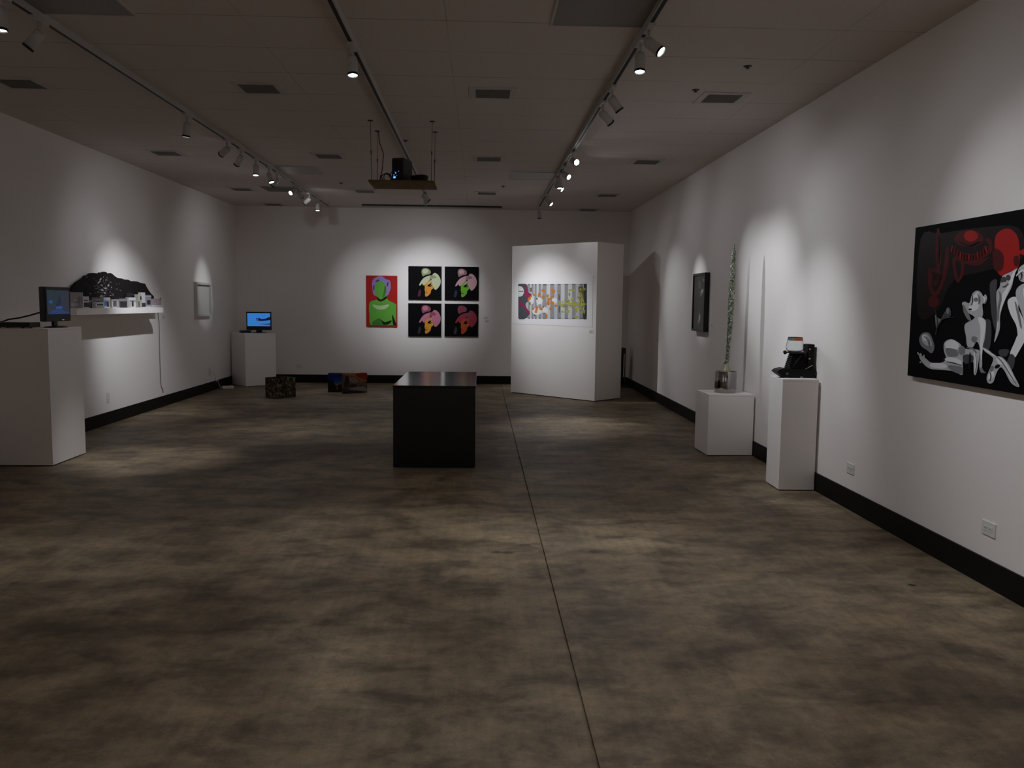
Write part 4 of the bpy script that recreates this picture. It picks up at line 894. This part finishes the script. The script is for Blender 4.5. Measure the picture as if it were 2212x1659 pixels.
# ------------------------------------------------------------------ folding camera sculpture
ZC = .888; cy_ = 6.655
cm = thing('folding_camera', 'black antique folding camera with upright bellows on the narrow pedestal', 'camera', (2.52, cy_, ZC))
def fc(px, py, dy=0.): v = on_y(px, py, cy_) - cm.location; v.y = dy; return v
M_LEA = mat('black_leather', (.006, .0055, .0055), .5, noise=.4, nscale=120, spec=.2); M_BEL = mat('bellows_cloth', (.008, .0075, .008), .7, noise=.3, spec=.15)
basep = [(1672, 801), (1678, 796), (1690, 793), (1702, 796), (1740, 797), (1752, 797), (1760, 802), (1762, 810), (1755, 814), (1700, 814), (1688, 813), (1678, 806)]
zmin = min(fc(x, y).z for x, y in basep)
b = MB(); pts = [fc(x, y, -.065) - Vector((0, 0, zmin-.001)) for x, y in basep]; b.prism(pts, (0, .13, 0)); b.build('camera_body', M_LEA, cm)
# bellows: stacked pleats
nb = 9; zlo, zhi = fc(1720, 796).z - zmin, fc(1720, 762).z - zmin; xl0, xl1 = fc(1700, 796).x, fc(1709, 762).x; xr0, xr1 = fc(1741, 796).x, fc(1732, 762).x
b = MB(); prev = None
for k in range(2*nb+1):
    f_ = k/(2*nb); z = zlo + (zhi-zlo)*f_; gx = 0 if k % 2 else .007
    xa, xb = xl0+(xl1-xl0)*f_-gx, xr0+(xr1-xr0)*f_+gx; dy = .055*(1-f_)+.034*f_ + gx
    ring = [b.bm.verts.new(q) for q in ((xa, -dy, z), (xb, -dy, z), (xb, dy, z), (xa, dy, z))]
    if prev:
        for i in range(4): b._f([prev[i], prev[(i+1) % 4], ring[(i+1) % 4], ring[i]])
    else: b._f(ring[::-1])
    prev = ring
b._f(prev); b.build('bellows', M_BEL, cm)
zs = zhi
b = MB(); b.box((xl1-.018, -.048, zs), (xr1+.020, .048, zs+.012), bev=.003); b.build('lens_board', M_BPLAS, cm)
MB().tube([(xl1-.018, 0, zs+.006), (xl1-.040, 0, zs+.010)], .004, 8).build('shutter_arm', M_BPLAS, cm)
MB().lathe([(0, -.010), (.014, -.010), (.017, 0), (.014, .010), (0, .010)], 16, Matrix.Translation((xl1-.050, 0, zs+.007)) @ Matrix.Rotation(1.2, 4, 'Y')).build('knob', M_BPLAS, cm)
MB().tube([(xr1+.02, 0, zs+.004), (fc(1743, 765).x, 0, zs+.002)], .005, 8).build('linkage', M_STEEL, cm)
xa, xb = fc(1740.5, 760).x, fc(1754, 760).x; zt = fc(1748, 742).z - zmin
b = MB(); b.box((xa, -.05, zlo-.01), (xb, .05, zt), bev=.004); b.build('bed_door', M_LEA, cm)
b = MB(); b.box((xa+.006, -.054, zt-.045), (xa+.016, -.050, zt-.033)); b.box((xa+.006, -.054, zt-.12), (xa+.02, -.050, zt-.108)); b.build('hinge', M_CHROME, cm)
b = MB(); b.tube([(fc(1733, 796).x, -.058, zlo+.004), (fc(1749, 788).x, -.058, zlo+.036)], .005, 8); b.build('brace', M_CHROME, cm)
b = MB(); b.tube([(fc(1702, 795).x, -.057, zlo), (fc(1727, 768).x, -.045, zhi-.01)], .004, 8); b.build('brace', M_BPLAS, cm)
for px in (1694, 1757):
    v = fc(px, 805); MB().lathe([(0, 0), (.010, 0), (.011, .004), (.006, .008), (0, .008)], 14, Matrix.Translation((v.x, -.065, v.z-zmin)) @ Matrix.Rotation(PI/2, 4, 'X')).build('winding_knob', M_STEEL, cm)
b = MB(); v = fc(1725, 812); b.box((v.x-.012, -.067, .004), (v.x+.012, -.065, .012)); b.build('catch', M_CHROME, cm)
# glass bowl on top of the lens board
GL = mat('clear_glass', (.93, .95, .95), .03, trans=1., ior=1.35)
gx_ = (xl1+xr1)/2 - .014; gz = ZC + zs + .012
gb = thing('glass_bowl', 'clear glass bowl with an orange band standing on top of the folding camera', 'bowl', (cm.location.x+gx_, cy_, gz))
gr = [(0, 0), (.048, 0), (.064, .010), (.072, .030), (.069, .055), (.061, .085), (.056, .118), (.0535, .118), (.0585, .085), (.0665, .055), (.0695, .030), (.061, .012), (.046, .004), (0, .004)]
MB().lathe(gr, 40).build('bowl_glass', GL, gb)
def arcband(a0, a1, r, z0, z1, name, m):
    b = MB(); n = 12; top, bot, top2, bot2 = [], [], [], []
    for k in range(n+1):
        a = a0+(a1-a0)*k/n; c, s = math.cos(a), math.sin(a)
        bot.append(b.bm.verts.new(((r+.0012)*c, (r+.0012)*s, z0))); top.append(b.bm.verts.new(((r-.0030)*c, (r-.0030)*s, z1)))
    for k in range(n): b._f([bot[k], bot[k+1], top[k+1], top[k]])
    return b.build(name, m, gb)
arcband(-1.95, -.15, .0600, .090, .116, 'orange_band', mat('band_orange', (.48, .10, .02), .5))
arcband(-2.35, -1.95, .0600, .090, .116, 'green_band', mat('band_green', (.20, .17, .05), .5))
arcband(-2.9, -2.35, .0600, .090, .116, 'blue_band', mat('band_blue', (.08, .13, .17), .5))

# ------------------------------------------------------------------ hanging shelf with equipment
sy0, sy1 = 7.975, 8.462; sx0, sx1 = -1.040, -.432; sz = 2.556
hs = thing('hanging_shelf', 'brown wooden shelf hung from the ceiling by four rods', 'shelf', (sx0, sy0, sz))
MB().box((0, 0, 0), (sx1-sx0, sy1-sy0, .020), bev=.002).build('shelf_board', M_WOOD, hs)
for (px, py), (x, y) in (((800, 260), (.028, .03)), ((815, 283), (.03, sy1-sy0-.03)), ((934, 262), (sx1-sx0-.03, .03)), ((940, 285), (sx1-sx0-.025, sy1-sy0-.03))):
    c = on_z(px, py, CE) - hs.location
    b = MB(); top = Vector((c.x, c.y, CE-sz)); bt = Vector((x, y, .02))
    b.tube([bt, bt.lerp(top, .45)], .0028, 6); b.tube([bt.lerp(top, .44), bt.lerp(top, .50)], .006, 8); b.tube([bt.lerp(top, .49), top], .0022, 6)
    rd = b.build('hanging_rod', M_STEEL, hs)
    MB().lathe([(0, 0), (.026, 0), (.024, -.006), (.006, -.010), (0, -.010)], 14, Matrix.Translation(top)).build('ceiling_cap', M_STEEL, rd)
MB().lathe([(0, 0), (.010, 0), (.008, -.006), (0, -.008)], 12, Matrix.Translation((.345, .30, 0))).build('bolt_head', M_CHROME, hs)
zs_ = sz+.0205
pc = thing('computer_tower', 'dark rounded computer tower with blue lights on the hanging shelf', 'computer', (-.752, 8.20, zs_), math.radians(-18))
b = MB(); b.box((-.060, -.10, 0), (.060, .12, .225), bev=.018); b.build('case', mat('case_grey', (.035, .036, .036), .5), pc)
b = MB(); b.box((-.050, -.104, .012), (.050, -.1002, .205), bev=.0015); b.build('front_panel', M_BPLAS, pc)
LB = mat('led_blue', (.01, .02, .1), .4, emit=(.06, .20, 1.0), estr=1.6); LC = mat('led_cyan', (.02, .05, .1), .4, emit=(.25, .55, 1.0), estr=1.5)
for (x, z, w2, h2, m) in ((-.030, .040, .020, .010, LC), (-.028, .048, .024, .012, LB), (-.034, .066, .008, .006, LB), (-.016, .082, .010, .005, LC), (-.020, .092, .012, .003, LB), (.014, .098, .006, .004, LB), (-.005, .062, .004, .004, LB)):
    b = MB(); b.box((x-w2/2, -.1056, z-h2/2), (x+w2/2, -.1042, z+h2/2)); b.build('indicator_light', m, pc)
def loops(center, r0, z0, n, rad, jit, seed, tilt=.12):
    rr = random.Random(seed); pts = []
    for k in range(n*16+1):
        a = 2*PI*k/16; q_ = int(k/16)
        r = r0*(1+.10*math.sin(q_*1.7)) + rr.uniform(-jit, jit)
        pts.append(Vector((center[0]+r*math.cos(a), center[1]+r*.8*math.sin(a), z0 + rad + (k/16)*rad*1.1 + abs(rr.uniform(0, jit)))))
    return pts
tag(MB().tube(loops((-.585, 8.20), .070, zs_+.001, 6, .0085, .006, 3), .0085, 8).build('cable_coil', M_BPLAS), 'thick black coiled cable at the right end of the hanging shelf', 'cable')
# smaller standing loops at the left
pts = []
for k in range(49):
    a = 2*PI*k/16; r = .042 + .006*math.sin(k*.9); pts.append(Vector((-.915+.010*(k/16)+r*math.cos(a), 8.22+.012*(k/16), zs_+.053+r*math.sin(a))))
pts += [Vector((-.868, 8.24, zs_+.09)), Vector((-.84, 8.23, zs_+.122)), Vector((-.813, 8.22, zs_+.128))]
tag(MB().tube(pts, .0042, 8).build('cable_coil', M_BPLAS), 'looped thin black cable left of the computer tower on the hanging shelf', 'cable')
c = on_z(815, 283, CE)
rp = [Vector((c.x+.012, c.y-.02, CE)), Vector((c.x+.03, c.y-.08, CE-.12)), Vector((c.x+.075, c.y-.14, CE-.24)), Vector((c.x+.070, c.y-.2, CE-.40)), Vector((c.x+.05, c.y-.21, zs_+.06)), Vector((c.x+.045, c.y-.19, zs_+.007))]
tag(MB().tube(rp, .0042, 8).build('red_cord', M_RED), 'red cord hanging from the ceiling to the left of the hanging shelf', 'cord')

# ------------------------------------------------------------------ small stand behind the partition
st = thing('side_stand', 'small dark stand half hidden behind the partition by the back right corner', 'stand', (2.47, 14.78, 0))
MB().box((-.13, -.13, .60), (.085, .13, .70), bev=.006).build('stand_top', mat('stand_grey', (.045, .044, .042), .6), st)
MB().box((-.12, -.11, .20), (.050, .11, .60)).build('shadow_block', mat('stand_brown', (.028, .024, .022), .7), st)  # dark box standing in for the shadow beneath the stand top
for sx_ in (-.115, .075):
    for sy_ in (-.115, .115): MB().tube([(sx_, sy_, 0), (sx_, sy_, .60)], .010, 8).build('leg', mat('stand_leg', (.10, .10, .095), .5), st)
b = MB(); b.box((-.11, -.01, .18), (.07, .01, .20)); b.build('crossbar', M_STEEL, st)

# ------------------------------------------------------------------ world and output look
wd = bpy.data.worlds.new('world'); scene.world = wd; wd.use_nodes = True
wd.node_tree.nodes['Background'].inputs[0].default_value = (0, 0, 0, 1); wd.node_tree.nodes['Background'].inputs[1].default_value = 0
vs = scene.view_settings; vs.view_transform = 'Standard'; vs.look = 'None'; vs.exposure = 0.0; vs.gamma = 1.0; vs.use_curve_mapping = False
scene.cycles.use_denoising = True
scene.cycles.max_bounces = 8; scene.cycles.diffuse_bounces = 6; scene.cycles.caustics_reflective = False; scene.cycles.caustics_refractive = False
scene.cycles.sample_clamp_indirect = 4.0
